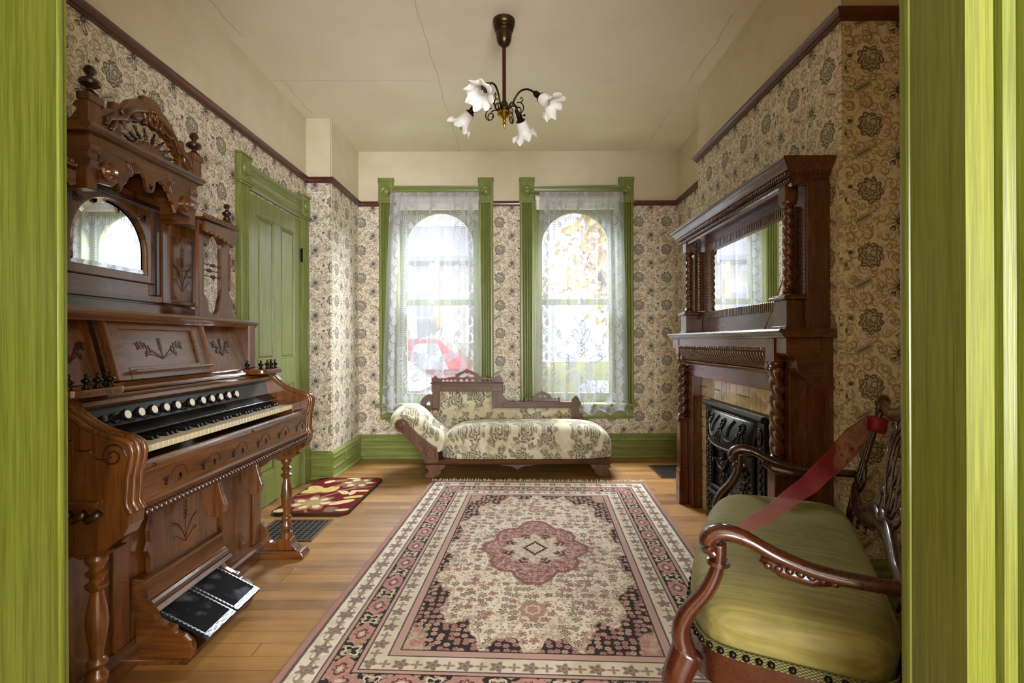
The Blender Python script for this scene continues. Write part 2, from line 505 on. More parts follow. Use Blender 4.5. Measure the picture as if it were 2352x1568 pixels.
CARVE = plain('carved_recess', scol(40, 18, 8), 0.4)
def glass_mat(name, tint=(1, 1, 1), gl=0.06):
    m = bpy.data.materials.new(name); m.use_nodes = True; nt = m.node_tree; E.T = nt
    nt.nodes.clear(); o = nt.nodes.new('ShaderNodeOutputMaterial'); mx = nt.nodes.new('ShaderNodeMixShader')
    t = nt.nodes.new('ShaderNodeBsdfTransparent'); g = nt.nodes.new('ShaderNodeBsdfGlossy')
    t.inputs[0].default_value = (*tint, 1); g.inputs['Roughness'].default_value = 0.02
    mx.inputs[0].default_value = gl
    nt.links.new(t.outputs[0], mx.inputs[1]); nt.links.new(g.outputs[0], mx.inputs[2]); nt.links.new(mx.outputs[0], o.inputs[0])
    return m
GLASS = glass_mat('window_glass', (0.96, 0.98, 0.97))
# ------------------------------------------------------------------ the room shell
XL, XR, YB, ZC = -1.683, 1.52, 4.83, 2.89       # left wall, right wall, back wall, ceiling
YJ, YD = 0.85, 0.727                             # room face and hall face of the doorway wall
DL, DR = -0.746, 0.638                           # doorway sides
XBRK = 1.30                                      # chimney breast face
XRN = 1.62                                       # right wall nearer the door

struct(MB().box(-2.6, 2.7, -2.6, YB+0.25, -0.12, 0), 'floor', FLOOR)
struct(MB().box(-2.6, 2.7, -2.6, YB+0.25, ZC, ZC+0.12), 'ceiling', CEIL)
struct(MB().box(XL-0.2, XL, YJ, YB+0.2, 0, ZC), 'wall_left', WP_Y)
# projecting corner between the door and the back wall
struct(MB().box(XL, -1.492, 4.107, 4.13, 0, ZC), 'wall_left_return', WP_X)
struct(MB().box(XL, -1.488, 4.13, YB, 0, ZC), 'wall_left_pier', WP_Y)
# back wall with two openings
OPW, OZ0, OZ1 = 0.40, 0.50, 2.44
mb = MB()
xs = [-1.9]; 
for wx in WX: xs += [wx-OPW, wx+OPW]
xs.append(2.0)
for i in (0, 2, 4): mb.box(xs[i], xs[i+1], YB, YB+0.2, 0, ZC)
for wx in WX:
    mb.box(wx-OPW, wx+OPW, YB, YB+0.2, 0, OZ0); mb.box(wx-OPW, wx+OPW, YB, YB+0.2, OZ1, ZC)
struct(mb, 'wall_back', WP_X)
struct(MB().box(XR, XR+0.4, 3.0, YB, 0, ZC), 'wall_right', WP_Y)
struct(MB().box(XRN, XRN+0.3, YJ, 2.4, 0, ZC), 'wall_right_front', WP_Y)
struct(MB().box(XBRK, XR+0.3, 2.0605, 3.657, 0, ZC), 'wall_chimney_breast', WP_Y)
struct(MB().box(XBRK, XRN, 2.044, 2.0605, 0, ZC), 'wall_chimney_return', WP_X)
# doorway wall, hall walls
HALLP = plain('hall_plaster', scol(205, 190, 150), 0.7)
mb = MB(); mb.box(XL-0.2, DL-0.03, YD+0.02, YJ-0.02, 0, ZC).box(DR+0.03, XRN+0.3, YD+0.02, YJ-0.02, 0, ZC).box(DL-0.03, DR+0.03, YD+0.02, YJ-0.02, 2.33, ZC)
struct(mb, 'wall_front', HALLP)
mb = MB(); mb.box(-2.6, -2.5, -2.6, 0.75, 0, ZC); struct(mb, 'wall_hall_left', HALLP)
mb = MB(); mb.box(2.55, 2.7, -2.6, 0.75, 0, ZC); struct(mb, 'wall_hall_right', HALLP)
mb = MB(); mb.box(-2.6, 2.7, -2.7, -2.6, 0, ZC); struct(mb, 'wall_hall_back', HALLP)

# ---- picture rail
def rail_sec():   # (distance from wall, height)
    return [(0, 0), (0.012, 0), (0.012, 0.008), (0.02, 0.012), (0.022, 0.022), (0.03, 0.028), (0.034, 0.036), (0.03, 0.042), (0, 0.042)]
def run(kind_sec, p0, p1, nrm, z):
    """straight moulding from p0 to p1 (xy), nrm = direction out of the wall"""
    p0 = Vector((*p0, z)); p1 = Vector((*p1, z)); d = (p1-p0).normalized(); n = Vector((*nrm, 0))
    A = []; B = []
    for a, h in kind_sec:
        A.append(p0+n*a+Vector((0, 0, h))); B.append(p1+n*a+Vector((0, 0, h)))
    return A, B
def run_mb(mb, sec, path, z):
    """mitred moulding along an open xy path; the section grows to the right of travel"""
    P = [Vector((*p, 0)) for p in path]; n = len(P); rings = []
    for i, p in enumerate(P):
        d0 = (P[i]-P[i-1]).normalized() if i > 0 else None
        d1 = (P[i+1]-P[i]).normalized() if i < n-1 else None
        r = lambda d: Vector((d.y, -d.x, 0))
        if d0 is None: m = r(d1)
        elif d1 is None: m = r(d0)
        else:
            m = r(d0)+r(d1); m = m/ (m.dot(r(d0)))
        rings.append([mb._v(p+m*a+Vector((0, 0, z+h))) for a, h in sec])
    k = len(sec)
    for A, B in zip(rings, rings[1:]):
        for j in range(k): mb.bm.faces.new([A[j], A[(j+1) % k], B[(j+1) % k], B[j]])
    mb.bm.faces.new(rings[0][::-1]); mb.bm.faces.new(rings[-1])
    return mb
RAILM = wood('rail', 'y')
CL0, CL1 = -1.289, -0.218          # left window casing, outer
CR0, CR1 = 0.033, 1.100            # right window casing, outer
mb = run_mb(MB(), rail_sec(), [(XL, YJ), (XL, 4.107), (-1.488, 4.107), (-1.488, YB), (CL0, YB)], 2.372)
struct(mb, 'trim_1', RAILM, smooth='auto')
struct(run_mb(MB(), rail_sec(), [(CL1, YB), (CR0, YB)], 2.372), 'trim_2', wood('rail', 'x'), smooth='auto')
mb = run_mb(MB(), rail_sec(), [(CR1, YB), (XR, YB), (XR, 3.657), (XBRK, 3.657), (XBRK, 2.044), (XRN, 2.044), (XRN, YJ)], 2.372)
struct(mb, 'trim_3', RAILM, smooth='auto')

# ---- baseboards
def base_sec(h=0.225):
    return [(0, 0), (0.034, 0), (0.036, 0.012), (0.030, 0.024), (0.020, 0.028), (0.020, h*0.36), (0.026, h*0.38), (0.026, h*0.42), (0.019, h*0.44),
            (0.019, h*0.70), (0.027, h*0.73), (0.027, h*0.78), (0.022, h*0.82), (0.024, h*0.90), (0.012, h*0.97), (0.0, h)]
mb = run_mb(MB(), base_sec(), [(XL, 4.107), (-1.488, 4.107), (-1.488, YB), (XR, YB), (XR, 3.657), (XBRK, 3.657), (XBRK, 3.625)], 0)
struct(mb, 'baseboard_back', GREEN['x'], smooth='auto')
struct(run_mb(MB(), base_sec(), [(XL, YJ), (XL, 3.06)], 0), 'baseboard_left', GREEN['y'], smooth='auto')
struct(run_mb(MB(), base_sec(), [(XBRK+0.02, 2.044), (XRN, 2.044), (XRN, YJ)], 0), 'baseboard_right', GREEN['x'], smooth='auto')
# small outlet block on the left pier baseboard
o = struct(MB().box(-1.488, -1.458, 4.36, 4.40, 0.10, 0.17), 'trim_4', GREEN['y'], bevel=0.004)

# ---- fluted casings
def flute_sec(w, d):
    """half-reeded pilaster section across width w (0..w), depth d towards the room"""
    pts = [(0, 0), (0, d*0.75), (0.010, d), (0.018, d)]
    n = 4; a0, a1 = 0.022, w-0.022; step = (a1-a0)/n
    for i in range(n):
        c = a0+step*(i+0.5)
        pts += [(c-step*0.42, d), (c-step*0.28, d*0.45), (c, d*0.25), (c+step*0.28, d*0.45), (c+step*0.42, d)]
    pts += [(w-0.018, d), (w-0.010, d), (w, d*0.75), (w, 0)]
    return pts
def rosette(mb, c, axis, r):
    mb.lathe([(r, 0), (r, 0.004), (r*0.92, 0.010), (r*0.80, 0.006), (r*0.62, 0.004), (r*0.45, 0.012), (r*0.25, 0.016), (0, 0.018)], c, axis, 28)

def make_window(idx, xc, c0, c1):
    w = tag(bpy.data.objects.new('window_%d' % idx, None), kind='structure'); COL.objects.link(w); w.location = (xc, YB, 0)
    O = w.location; D = 0.030
    cw = 0.135
    for x0 in (c0, c1-cw):
        sec = [(x0+a, YB-h) for a, h in flute_sec(cw, D)]
        MB(O).prism(sec, 'xy', 0.515, 2.395).build('casing', GREEN['z'], w, smooth='auto', angle=25)
        m = MB(O).box(x0-0.006, x0+cw+0.006, YB-0.040, YB, 2.395, 2.42).box(x0-0.002, x0+cw+0.002, YB-0.036, YB, 2.42, 2.615)
        m.box(x0-0.006, x0+cw+0.006, YB-0.042, YB, 2.60, 2.632)
        cb = m.build('corner_block', GREEN['z'], w, bevel=0.003)
        m = MB(O); rosette(m, (x0+cw/2, YB-0.036, 2.505), (0, -1, 0), 0.048); m.build('rosette', GREEN['z'], cb, smooth='auto')
    hs = [(2.40, 0), (2.40, 0.022), (2.412, 0.026), (2.43, 0.018), (2.46, 0.018), (2.475, 0.026), (2.50, 0.018), (2.53, 0.022), (2.545, 0.034), (2.558, 0.036), (2.558, 0)]
    MB(O).prism([(YB-h, z) for z, h in hs], 'yz', c0+cw, c1-cw).build('head_casing', GREEN['x'], w, smooth='auto')
    # stool and apron
    MB(O).box(c0-0.03, c1+0.03, YB-0.075, YB+0.06, 0.487, 0.515).build('sill', GREEN['x'], w, bevel=0.008)
    ap = [(0.487, 0), (0.487, 0.03), (0.465, 0.026), (0.455, 0.018), (0.40, 0.018), (0.385, 0.026), (0.37, 0.022), (0.365, 0)]
    MB(O).prism([(YB-h, z) for z, h in ap], 'yz', c0+0.005, c1-0.005).build('apron', GREEN['x'], w, smooth='auto')
    # jamb lining
    m = MB(O).box(xc-OPW, xc-OPW+0.02, YB-0.005, YB+0.2, OZ0, OZ1).box(xc+OPW-0.02, xc+OPW, YB-0.005, YB+0.2, OZ0, OZ1)
    m.box(xc-OPW+0.02, xc+OPW-0.02, YB-0.005, YB+0.2, OZ1-0.02, OZ1).box(xc-OPW+0.02, xc+OPW-0.02, YB+0.06, YB+0.2, OZ0, OZ0+0.02)
    m.build('jamb', GREEN['z'], w)
    # sashes: arched upper, square lower
    gw = 0.318; y0, y1 = YB+0.085, YB+0.12
    out = [(xc-0.378, 1.455), (xc+0.378, 1.455), (xc+0.378, 2.42), (xc-0.378, 2.42)]
    hole = [(xc-gw, 1.50), (xc+gw, 1.50)]+arc(xc, 2.02, gw, 0, 180, 28)
    us = MB(O).prism(out, 'xz', y0+0.036, y1+0.036, [hole]).build('upper_sash', GREEN['z'], w)
    MB(O).face([(xc-gw-0.02, y0+0.055, 1.47), (xc+gw+0.02, y0+0.055, 1.47), (xc+gw+0.02, y0+0.055, 2.40), (xc-gw-0.02, y0+0.055, 2.40)]).build('pane', GLASS, us)
    out = [(xc-0.378, 0.515), (xc+0.378, 0.515), (xc+0.378, 1.50), (xc-0.378, 1.50)]
    hole = [(xc-gw, 0.60), (xc+gw, 0.60), (xc+gw, 1.445), (xc-gw, 1.445)]
    ls = MB(O).prism(out, 'xz', y0, y1, [hole]).build('lower_sash', GREEN['z'], w)
    MB(O).face([(xc-gw-0.02, y0+0.018, 0.58), (xc+gw+0.02, y0+0.018, 0.58), (xc+gw+0.02, y0+0.018, 1.46), (xc-gw-0.02, y0+0.018, 1.46)]).build('pane', GLASS, ls)
    return w
make_window(1, -0.735, CL0, CL1)
make_window(2, 0.5655, CR0, CR1)

# ---- green door in the left wall
def make_door():
    d = tag(bpy.data.objects.new('door_1', None), kind='structure'); COL.objects.link(d); d.location = (XL, 3.58, 0); O = d.location
    ya, yb = 3.065, 4.09; cw = 0.125; xf = XL+0.032
    for y0 in (ya, yb-cw):
        sec = [(XL+h, y0+a) for a, h in flute_sec(cw, 0.030)]
        MB(O).prism(sec, 'xy', 0.25, 2.06).build('casing', GREEN['z'], d, smooth='auto', angle=25)
        MB(O).box(XL, XL+0.038, y0-0.004, y0+cw+0.004, 0, 0.25).build('plinth_block', GREEN['z'], d, bevel=0.004)
        m = MB(O).box(XL, XL+0.036, y0-0.002, y0+cw+0.002, 2.09, 2.235).box(XL, XL+0.042, y0-0.006, y0+cw+0.006, 2.235, 2.25)
        m.box(XL, XL+0.042, y0-0.006, y0+cw+0.006, 2.06, 2.075).box(XL, XL+0.048, y0-0.01, y0+cw+0.01, 2.075, 2.09)
        cb = m.build('corner_block', GREEN['z'], d, bevel=0.003)
        m = MB(O); rosette(m, (XL+0.036, y0+cw/2, 2.163), (1, 0, 0), 0.045); m.build('rosette', GREEN['z'], cb, smooth='auto')
    hs = [(2.055, 0), (2.055, 0.020), (2.07, 0.026), (2.085, 0.018), (2.12, 0.018), (2.135, 0.027), (2.15, 0.018), (2.18, 0.018), (2.19, 0.030), (2.205, 0.034), (2.21, 0)]
    MB(O).prism([(XL+h, z) for z, h in hs], 'xz', ya+cw, yb-cw).build('head_casing', GREEN['y'], d, smooth='auto')
    # leaf: stiles and rails around four sunk panels
    y0, y1 = ya+cw, yb-cw; X1 = XL+0.012; X0 = XL+0.002
    m = MB(O).box(XL-0.02, X0, y0, y1, 0.012, 2.045)
    st = 0.115; mid = (y0+y1)/2
    zs = [(0.22, 0.80), (0.98, 1.92)]
    m.box(X0, X1, y0+0.004, y0+st, 0.012, 2.04).box(X0, X1, y1-st, y1-0.004, 0.012, 2.04).box(X0, X1, mid-0.05, mid+0.05, 0.22, 1.92)
    m.box(X0, X1, y0+st, y1-st, 0.012, 0.22).box(X0, X1, y0+st, y1-st, 1.92, 2.04)
    m.box(X0, X1, y0+st, mid-0.05, 0.80, 0.98).box(X0, X1, mid+0.05, y1-st, 0.80, 0.98)
    m.build('leaf', GREEN['z'], d, bevel=0.003)
    for (a, b) in ((y0+st, mid-0.05), (mid+0.05, y1-st)):
        for z0, z1 in zs:
            m = MB(O); q = 0.03
            m.hexa([(X0, a+0.012, z0+0.012), (X0, b-0.012, z0+0.012), (X0, b-0.012, z1-0.012), (X0, a+0.012, z1-0.012)],
                   [(X0+0.007, a+q, z0+q), (X0+0.007, b-q, z0+q), (X0+0.007, b-q, z1-q), (X0+0.007, a+q, z1-q)])
            m.build('panel', GREEN['z'], d)
            m = MB(O)
            for (u0, u1, w0, w1) in ((a, a+0.012, z0, z1), (b-0.012, b, z0, z1), (a, b, z0, z0+0.012), (a, b, z1-0.012, z1)):
                m.box(X0, X1-0.003, u0, u1, w0, w1)
            m.build('panel_moulding', GREEN['z'], d, bevel=0.004)
    for z in (0.3, 1.72):
        MB(O).box(XL, XL+0.02, y1-0.006, y1+0.012, z, z+0.10).lathe([(0.006, 0), (0.006, 0.11)], (XL+0.022, y1+0.002, z-0.005)).build('hinge', BRONZE, d)
    return d
make_door()

# ---- doorway lining in the foreground
GL0, GL1 = scol(70, 78, 18), scol(92, 100, 34)
GD = {a: green_mat('lime_paint_'+a, GL0, GL1, a, 0.3, 60) for a in 'xyz'}
f = tag(bpy.data.objects.new('trim_5', None), kind='structure'); COL.objects.link(f); f.location = (0, YJ, 0); O = f.location
MB(O).box(DL-0.03, DL, YD, YJ, 0, 2.33).build('left_jamb', GD['z'], f)
MB(O).lathe([(0.009, 0), (0.009, 2.33)], (DL-0.006, YJ-0.012, 0)).build('jamb_bead', GD['z'], f, smooth=True)
MB(O).box(DR, DR+0.03, YD, YJ-0.02, 0, 2.33).build('right_jamb', GD['z'], f)
MB(O).box(DR-0.004, DR+0.03, YJ-0.022, YJ, 0, 2.33).build('jamb_edge', GD['z'], f, bevel=0.006)
MB(O).box(DL, DR, YD, YJ, 2.30, 2.33).build('head_jamb', GD['x'], f)
# room-side casing
for (a, b) in ((DL-0.15, DL-0.012), (DR+0.012, DR+0.15)):
    MB(O).box(a, b, YJ-0.02, YJ+0.012, 0, 2.45).build('room_casing', GD['z'], f, bevel=0.004)
MB(O).box(DL-0.012, DR+0.012, YJ-0.02, YJ+0.012, 2.31, 2.45).build('room_head_casing', GD['x'], f, bevel=0.004)
# hall-side casing: flat band, groove and reeds
def hall_casing(x0, sgn):
    sec = [(0, 0), (0, 0.010), (0.004, 0.016), (0.026, 0.016), (0.029, 0.004), (0.033, 0.004), (0.037, 0.018), (0.054, 0.020), (0.058, 0.006), (0.062, 0.006),
           (0.067, 0.022), (0.078, 0.026), (0.09, 0.022), (0.094, 0.008), (0.098, 0.008), (0.104, 0.024), (0.125, 0.026), (0.13, 0.018), (0.13, 0)]
    return MB(O).prism([(x0+sgn*a, YD+0.02-h) for a, h in sec], 'xy', 0, 2.45).build('hall_casing', GD['z'], f, smooth='auto', angle=30)
hall_casing(DR+0.018, 1); hall_casing(DL-0.018, -1)
# ------------------------------------------------------------------ the reed organ against the left wall (its front faces +X)
XW = XL+0.03
OG = thing('reed_organ', 'tall carved walnut reed organ with arched mirror and keyboard against the left wall', 'organ', (-1.36, 2.03, 0))
OO = OG.location
wz, wy, wx_ = wood('walnut', 'z'), wood('walnut', 'y'), wood('walnut', 'x'); wdk = wood('walnut_dark', 'z')
Y0, Y1 = 1.40, 2.66; YC = 2.03
def leafcut(mb, c, ang, L, wd, plane_x, lift=0.0012):
    """one incised leaf: pointed lens in a plane facing +X (c = (y,z))"""
    a = radians(ang); ux, uz = cos(a), sin(a); px_, pz_ = -uz, ux; P = []
    for t in (0, 0.25, 0.5, 0.75, 1.0):
        w = wd*sin(pi*t)**0.8 if 0 < t < 1 else 0; P.append((t, w))
    pts = [(c[0]+ux*L*t+px_*w, c[1]+uz*L*t+pz_*w) for t, w in P]+[(c[0]+ux*L*t-px_*w, c[1]+uz*L*t-pz_*w) for t, w in P[-2:0:-1]]
    mb.prism(pts, 'yz', plane_x-0.001, plane_x+lift)
def linecut(mb, pts, plane_x, w=0.0014, lift=0.0012):
    P = [Vector((p[0], p[1])) for p in pts]
    L = []; R = []
    for i, p in enumerate(P):
        d = (P[min(i+1, len(P)-1)]-P[max(i-1, 0)]).normalized(); n = Vector((-d.y, d.x))*w
        L.append((p+n)[:]); R.append((p-n)[:])
    mb.prism(L+R[::-1], 'yz', plane_x-0.001, plane_x+lift)
def sprig(mb, y, z, h, px, wd=0.05):
    """incised wheat sprig growing up from (y,z)"""
    linecut(mb, [(y, z), (y, z+h*0.75)], px)
    for i in range(5):
        zz = z+h*(0.55+0.09*i)
        for sg in (-1, 1): leafcut(mb, (y+sg*0.002, zz), 90-sg*28, h*0.11, h*0.014, px)
    leafcut(mb, (y, z+h*0.98), 90, h*0.06, h*0.012, px)
    for sg in (-1, 1):
        c = [(y, z+h*0.08), (y+sg*wd*0.25, z+h*0.30), (y+sg*wd*0.55, z+h*0.48), (y+sg*wd*0.95, z+h*0.58)]
        c = [(p[0], p[1]) for p in smooth_pts([(a, b, 0) for a, b in c], 4)]
        linecut(mb, c, px)
        for i in range(4):
            p = c[len(c)-1-i*2]
            leafcut(mb, p, 90-sg*60, h*0.06, h*0.012, px); leafcut(mb, p, -90+sg*20, h*0.06, h*0.012, px)
        c2 = smooth_pts([(y, z), (y+sg*wd*0.5, z+h*0.16), (y+sg*wd*0.8, z+h*0.26), (y+sg*wd*0.95, z+h*0.22), (y+sg*wd*0.82, z+h*0.18)], 4)
        c2 = [(p[0], p[1]) for p in smooth_pts([(a, b, 0) for a, b in [(y, z), (y+sg*wd*0.5, z+h*0.16), (y+sg*wd*0.8, z+h*0.26), (y+sg*wd*0.95, z+h*0.22), (y+sg*wd*0.82, z+h*0.18)]], 4)]
        linecut(mb, c2, px)

# --- cheeks: outline in X-Z
cheek = [(XW, 0.53), (-1.20, 0.515), (-1.13, 0.53), (-1.10, 0.555), (-1.078, 0.57), (-1.062, 0.60), (-1.060, 0.63), (-1.074, 0.655), (-1.072, 0.70), (-1.070, 0.735),
         (-1.062, 0.77), (-1.058, 0.80), (-1.066, 0.82), (-1.085, 0.832), (-1.12, 0.842), (-1.165, 0.858), (-1.205, 0.882), (-1.24, 0.912), (-1.262, 0.945), (XW, 0.945)]
for ya in (Y0, Y1-0.058):
    m = MB(OO).prism(cheek, 'xz', ya, ya+0.058)
    ck = m.build('cheek', wz, OG, bevel=0.003)
    # moulded edge that follows the cheek's front curve
    path = smooth_pts([(p[0], ya+0.029, p[1]) for p in cheek[6:19]], 4)
    m = MB(OO)
    for off, r in ((-0.024, 0.008), (0.0, 0.012), (0.024, 0.008)):
        m.tube([(p[0]+0.002, p[1]+off, p[2]) for p in path], r, 8)
    m.build('edge_moulding', wz, ck, smooth=True)
    if ya == Y0:   # incised scallops and scroll on the outer face, side moulding and gadroon rail
        m = MB(OO)
        for (cx, cz, rr) in ((-1.235, 0.865, 0.035), (-1.185, 0.838, 0.035), (-1.135, 0.815, 0.035)):
            pts = arc(cx, cz, rr, 200, 300, 8); m.tube([(p[0], ya-0.0005, p[1]) for p in pts], 0.002, 5)
        sp = [(-1.105+0.036*(1-t/22)*cos(t*0.55), ya-0.0005, 0.79+0.036*(1-t/22)*sin(t*0.55)) for t in range(20)]
        m.tube(sp, 0.0025, 5); m.build('scroll_carving', CARVE, ck)
    side = ya-0.014 if ya == Y0 else ya+0.058
    m = MB(OO).box(XW, -1.14, side, side+0.014, 0.648, 0.668)
    m.build('side_moulding', wx_, ck, bevel=0.004)
    m = MB(OO); yy = ya-0.008 if ya == Y0 else ya+0.066
    for i in range(13): m.tube([(XW+0.04*i, yy, 0.615), (XW+0.04*i+0.037, yy, 0.635)], 0.011, 6)
    m.build('gadroon_strip', wood('walnut_dark', 'x'), ck, smooth=True)
# --- key bed, key slip and lip
MB(OO).box(XW, -1.085, Y0+0.058, Y1-0.058, 0.60, 0.735).build('key_bed', wy, OG, bevel=0.003)
MB(OO).box(-1.085, -1.070, Y0+0.058, Y1-0.058, 0.648, 0.728).build('key_slip', wy, OG)
for i in range(6):
    m = MB(OO); y = 1.56+i*0.185
    m_y = y
    for dz, an in ((0, 60), (0, 90), (0, 120)): leafcut(m, (m_y, 0.672), an, 0.026, 0.004, -1.070)
    for sg in (-1, 1): leafcut(m, (m_y+sg*0.004, 0.668), 90+sg*75, 0.015, 0.0035, -1.070)
    linecut(m, [(m_y+0.02+0.04*(1-cos(t*pi/10)), 0.675+0.038*sin(t*pi/10)) for t in range(11)], -1.070, 0.001)
    for an in (250, 270, 290): leafcut(m, (m_y+0.065, 0.69), an, 0.024, 0.004, -1.070)
    m.build('slip_carving', CARVE, OG)
sec = [(-1.085, 0.728), (-1.064, 0.728), (-1.062, 0.735), (-1.066, 0.75), (-1.072, 0.757), (-1.085, 0.758)]
MB(OO).prism(sec, 'xz', Y0+0.058, Y1-0.058).build('key_lip', wy, OG, smooth='auto')
for y in (1.50, 2.06, 2.555): MB(OO).lathe([(0.006, 0), (0.006, 0.002), (0.004, 0.004), (0, 0.004)], (-1.064, y, 0.742), (1, 0, 0), 10).build('screw', BRASS_DARK, OG)
sec = [(-1.085, 0.648), (-1.066, 0.648), (-1.063, 0.640), (-1.068, 0.632), (-1.075, 0.612), (-1.085, 0.612)]
MB(OO).prism(sec, 'xz', Y0+0.058, Y1-0.058).build('lower_moulding', wy, OG, smooth='auto')
m = MB(OO); n = 56
for i in range(n):
    y = Y0+0.064+(Y1-Y0-0.128)*(i+0.5)/n
    m.sphere((-1.068, y, 0.612), 0.0125, (1, 0.8, 1), 8, 6)
m.build('rope_moulding', wood('walnut_dark', 'y'), OG, smooth=True)
# --- keys: six octaves F to F
nW = 43; kw = 1.01/nW; ky0 = YC-0.505-0.02
whites = []
proto = MB((0, 0, 0)).box(-0.15, 0, 0.0006, kw-0.0006, -0.02, 0).build('white_key', IVORY, OG, bevel=0.001)
for i in range(nW):
    k = proto if i == 0 else dup(proto, parent=OG)
    k.location = (-1.105-OO.x, ky0+i*kw-OO.y, 0.792)
protob = MB((0, 0, 0)).hexa([(-0.105, -0.0055, -0.002), (0, -0.0055, -0.002), (0, 0.0055, -0.002), (-0.105, 0.0055, -0.002)],
                            [(-0.105, -0.0045, 0.011), (-0.007, -0.0045, 0.011), (-0.007, 0.0045, 0.011), (-0.105, 0.0045, 0.011)]).build('black_key', BLACK, OG, bevel=0.0012)
first = True
for i in range(nW-1):
    if (i % 7) in (0, 1, 2, 4, 5):      # F# G# A#  C# D#
        k = protob if first else dup(protob, parent=OG); first = False
        k.location = (-1.150-OO.x, ky0+(i+1)*kw-OO.y, 0.792)
for ya, yb in ((Y0+0.058, ky0-0.002), (ky0+1.01+0.002, Y1-0.058)): MB(OO).box(-1.26, -1.10, ya, yb, 0.735, 0.797).build('key_block', wx_, OG, bevel=0.003)
# --- stop board
ya, yb = Y0+0.058, Y1-0.058
MB(OO).prism([(-1.235, 0.803), (-1.222, 0.806), (-1.222, 0.812), (-1.262, 0.838), (-1.275, 0.838), (-1.275, 0.803)], 'xz', ya, yb).build('name_ledge', BLACKGLOSS, OG, bevel=0.001)
MB(OO).prism([(-1.262, 0.832), (-1.285, 0.912), (-1.31, 0.912), (-1.31, 0.80), (-1.262, 0.80)], 'xz', ya, yb).build('stop_board', BLACKGLOSS, OG)
for i, y in enumerate([1.56, 1.645, 1.705, 1.765, 1.825, 1.885, 1.965, 2.035, 2.095, 2.155, 2.215, 2.275]):
    c = (-1.270, y-0.03, 0.862); ax = Vector((1, 0, 0.28))
    if i == 0:
        k = MB(OO).lathe([(0.022, 0), (0.020, 0.004), (0.009, 0.008), (0.008, 0.03), (0.012, 0.034), (0.010, 0.04), (0, 0.042)], c, ax, 16).build('knee_stop', BLACK, OG, smooth='auto'); continue
    k = MB(OO).lathe([(0.017, 0), (0.017, 0.004), (0.008, 0.006), (0.008, 0.022), (0.0135, 0.026), (0.0185, 0.034), (0.0185, 0.040), (0.0165, 0.044), (0.0140, 0.0445), (0, 0.0445)], c, ax, 18).build('stop_knob', BLACK, OG, smooth='auto')
    p = Vector(c)+ax.normalized()*0.0446
    MB(OO).lathe([(0.0132, 0), (0.0128, 0.0012), (0, 0.002)], p, ax, 18).build('stop_face', PORC, k)
td = bpy.data.curves.new('t', 'FONT'); td.body = 'Chicago'; td.size = 0.052; td.extrude = 0.0006; td.align_x = 'CENTER'
to = bpy.data.objects.new('t', td); COL.objects.link(to)
bpy.context.view_layer.update()
tme = bpy.data.meshes.new_from_object(to); bpy.data.objects.remove(to)
tme.materials.append(plain('gilt_lettering', scol(150, 118, 62), 0.35, 0.6))
tob = bpy.data.objects.new('gilt_lettering', tme); COL.objects.link(tob); tob.parent = OG
tob.location = Vector((-1.2715, 2.452, 0.862))-OO; tob.rotation_euler = (radians(74), 0, radians(90))
# --- mouldings above the stop board and the shelf
sec = [(-1.255, 0.905), (-1.246, 0.914), (-1.250, 0.926), (-1.262, 0.930), (-1.272, 0.938), (-1.31, 0.938), (-1.31, 0.905)]
MB(OO).prism(sec, 'xz', ya, yb).build('fall_moulding', wy, OG, smooth='auto')
sec = [(-1.30, 0.938), (-1.285, 0.940), (-1.28, 0.948), (-1.286, 0.955), (-1.30, 0.958), (-1.31, 0.966), (-1.33, 0.968), (XW, 0.968), (XW, 0.938)]
MB(OO).prism(sec, 'xz', Y0, Y1).build('shelf', wy, OG, smooth='auto')
for (a, b) in ((Y0-0.01, Y0+0.21), (Y1-0.21, Y1+0.01)):
    lo = [(-1.36, a), (-1.235, a)]+arc(-1.235, a+0.03, 0.03, -90, 0, 5)+arc(-1.235, b-0.05, 0.03, 0, 60, 5)+[(-1.245, b-0.012), (-1.265, b-0.006), (-1.28, b), (-1.36, b)]
    cs = MB(OO).prism(lo, 'xy', 0.945, 0.968).build('candle_shelf', wx_, OG, bevel=0.006)
    pts = [(-1.235, a+0.02), (-1.228, a+0.07), (-1.228, a+0.11), (-1.235, b-0.055), (-1.268, b-0.03), (-1.30, a+0.02)]
    for (x, y) in pts:
        MB(OO).lathe([(0.011, 0), (0.011, 0.003), (0.006, 0.009), (0.006, 0.014), (0.013, 0.021), (0.013, 0.025), (0.005, 0.031), (0.004, 0.034), (0.0065, 0.039), (0, 0.045)], (x, y, 0.968), seg=10).build('gallery_knob', BRONZE, cs, smooth=True)
# --- lower case: knee panel, pedals, legs
XP = -1.31
MB(OO).box(XW, XP-0.012, Y0+0.04, Y1-0.04, 0.05, 0.60).build('case', wz, OG)
m = MB(OO)
for y in (Y0+0.045, 1.66, 2.27, Y1-0.115): m.box(XP-0.012, XP, y, y+0.07, 0.09, 0.60)
m.box(XP-0.012, XP-0.002, Y0+0.045, Y1-0.045, 0.53, 0.60)
m.build('case_stile', wz, OG, bevel=0.003)
MB(OO).prism([(XP-0.02, 0.0), (XP+0.012, 0.0), (XP+0.012, 0.062), (XP+0.002, 0.072), (XP, 0.088), (XP-0.02, 0.088)], 'xz', Y0+0.03, Y1-0.03).build('plinth', wy, OG, smooth='auto')
pan = [(1.80, 0.26), (1.80, 0.34), (1.788, 0.37), (1.80, 0.40), (1.796, 0.44), (1.82, 0.505), (1.87, 0.525), (2.12, 0.525), (2.17, 0.505), (2.194, 0.44), (2.19, 0.40), (2.202, 0.37), (2.19, 0.34), (2.19, 0.26)]
kp = MB(OO).prism(pan, 'yz', XP, XP+0.022).build('knee_panel', wz, OG, bevel=0.003)
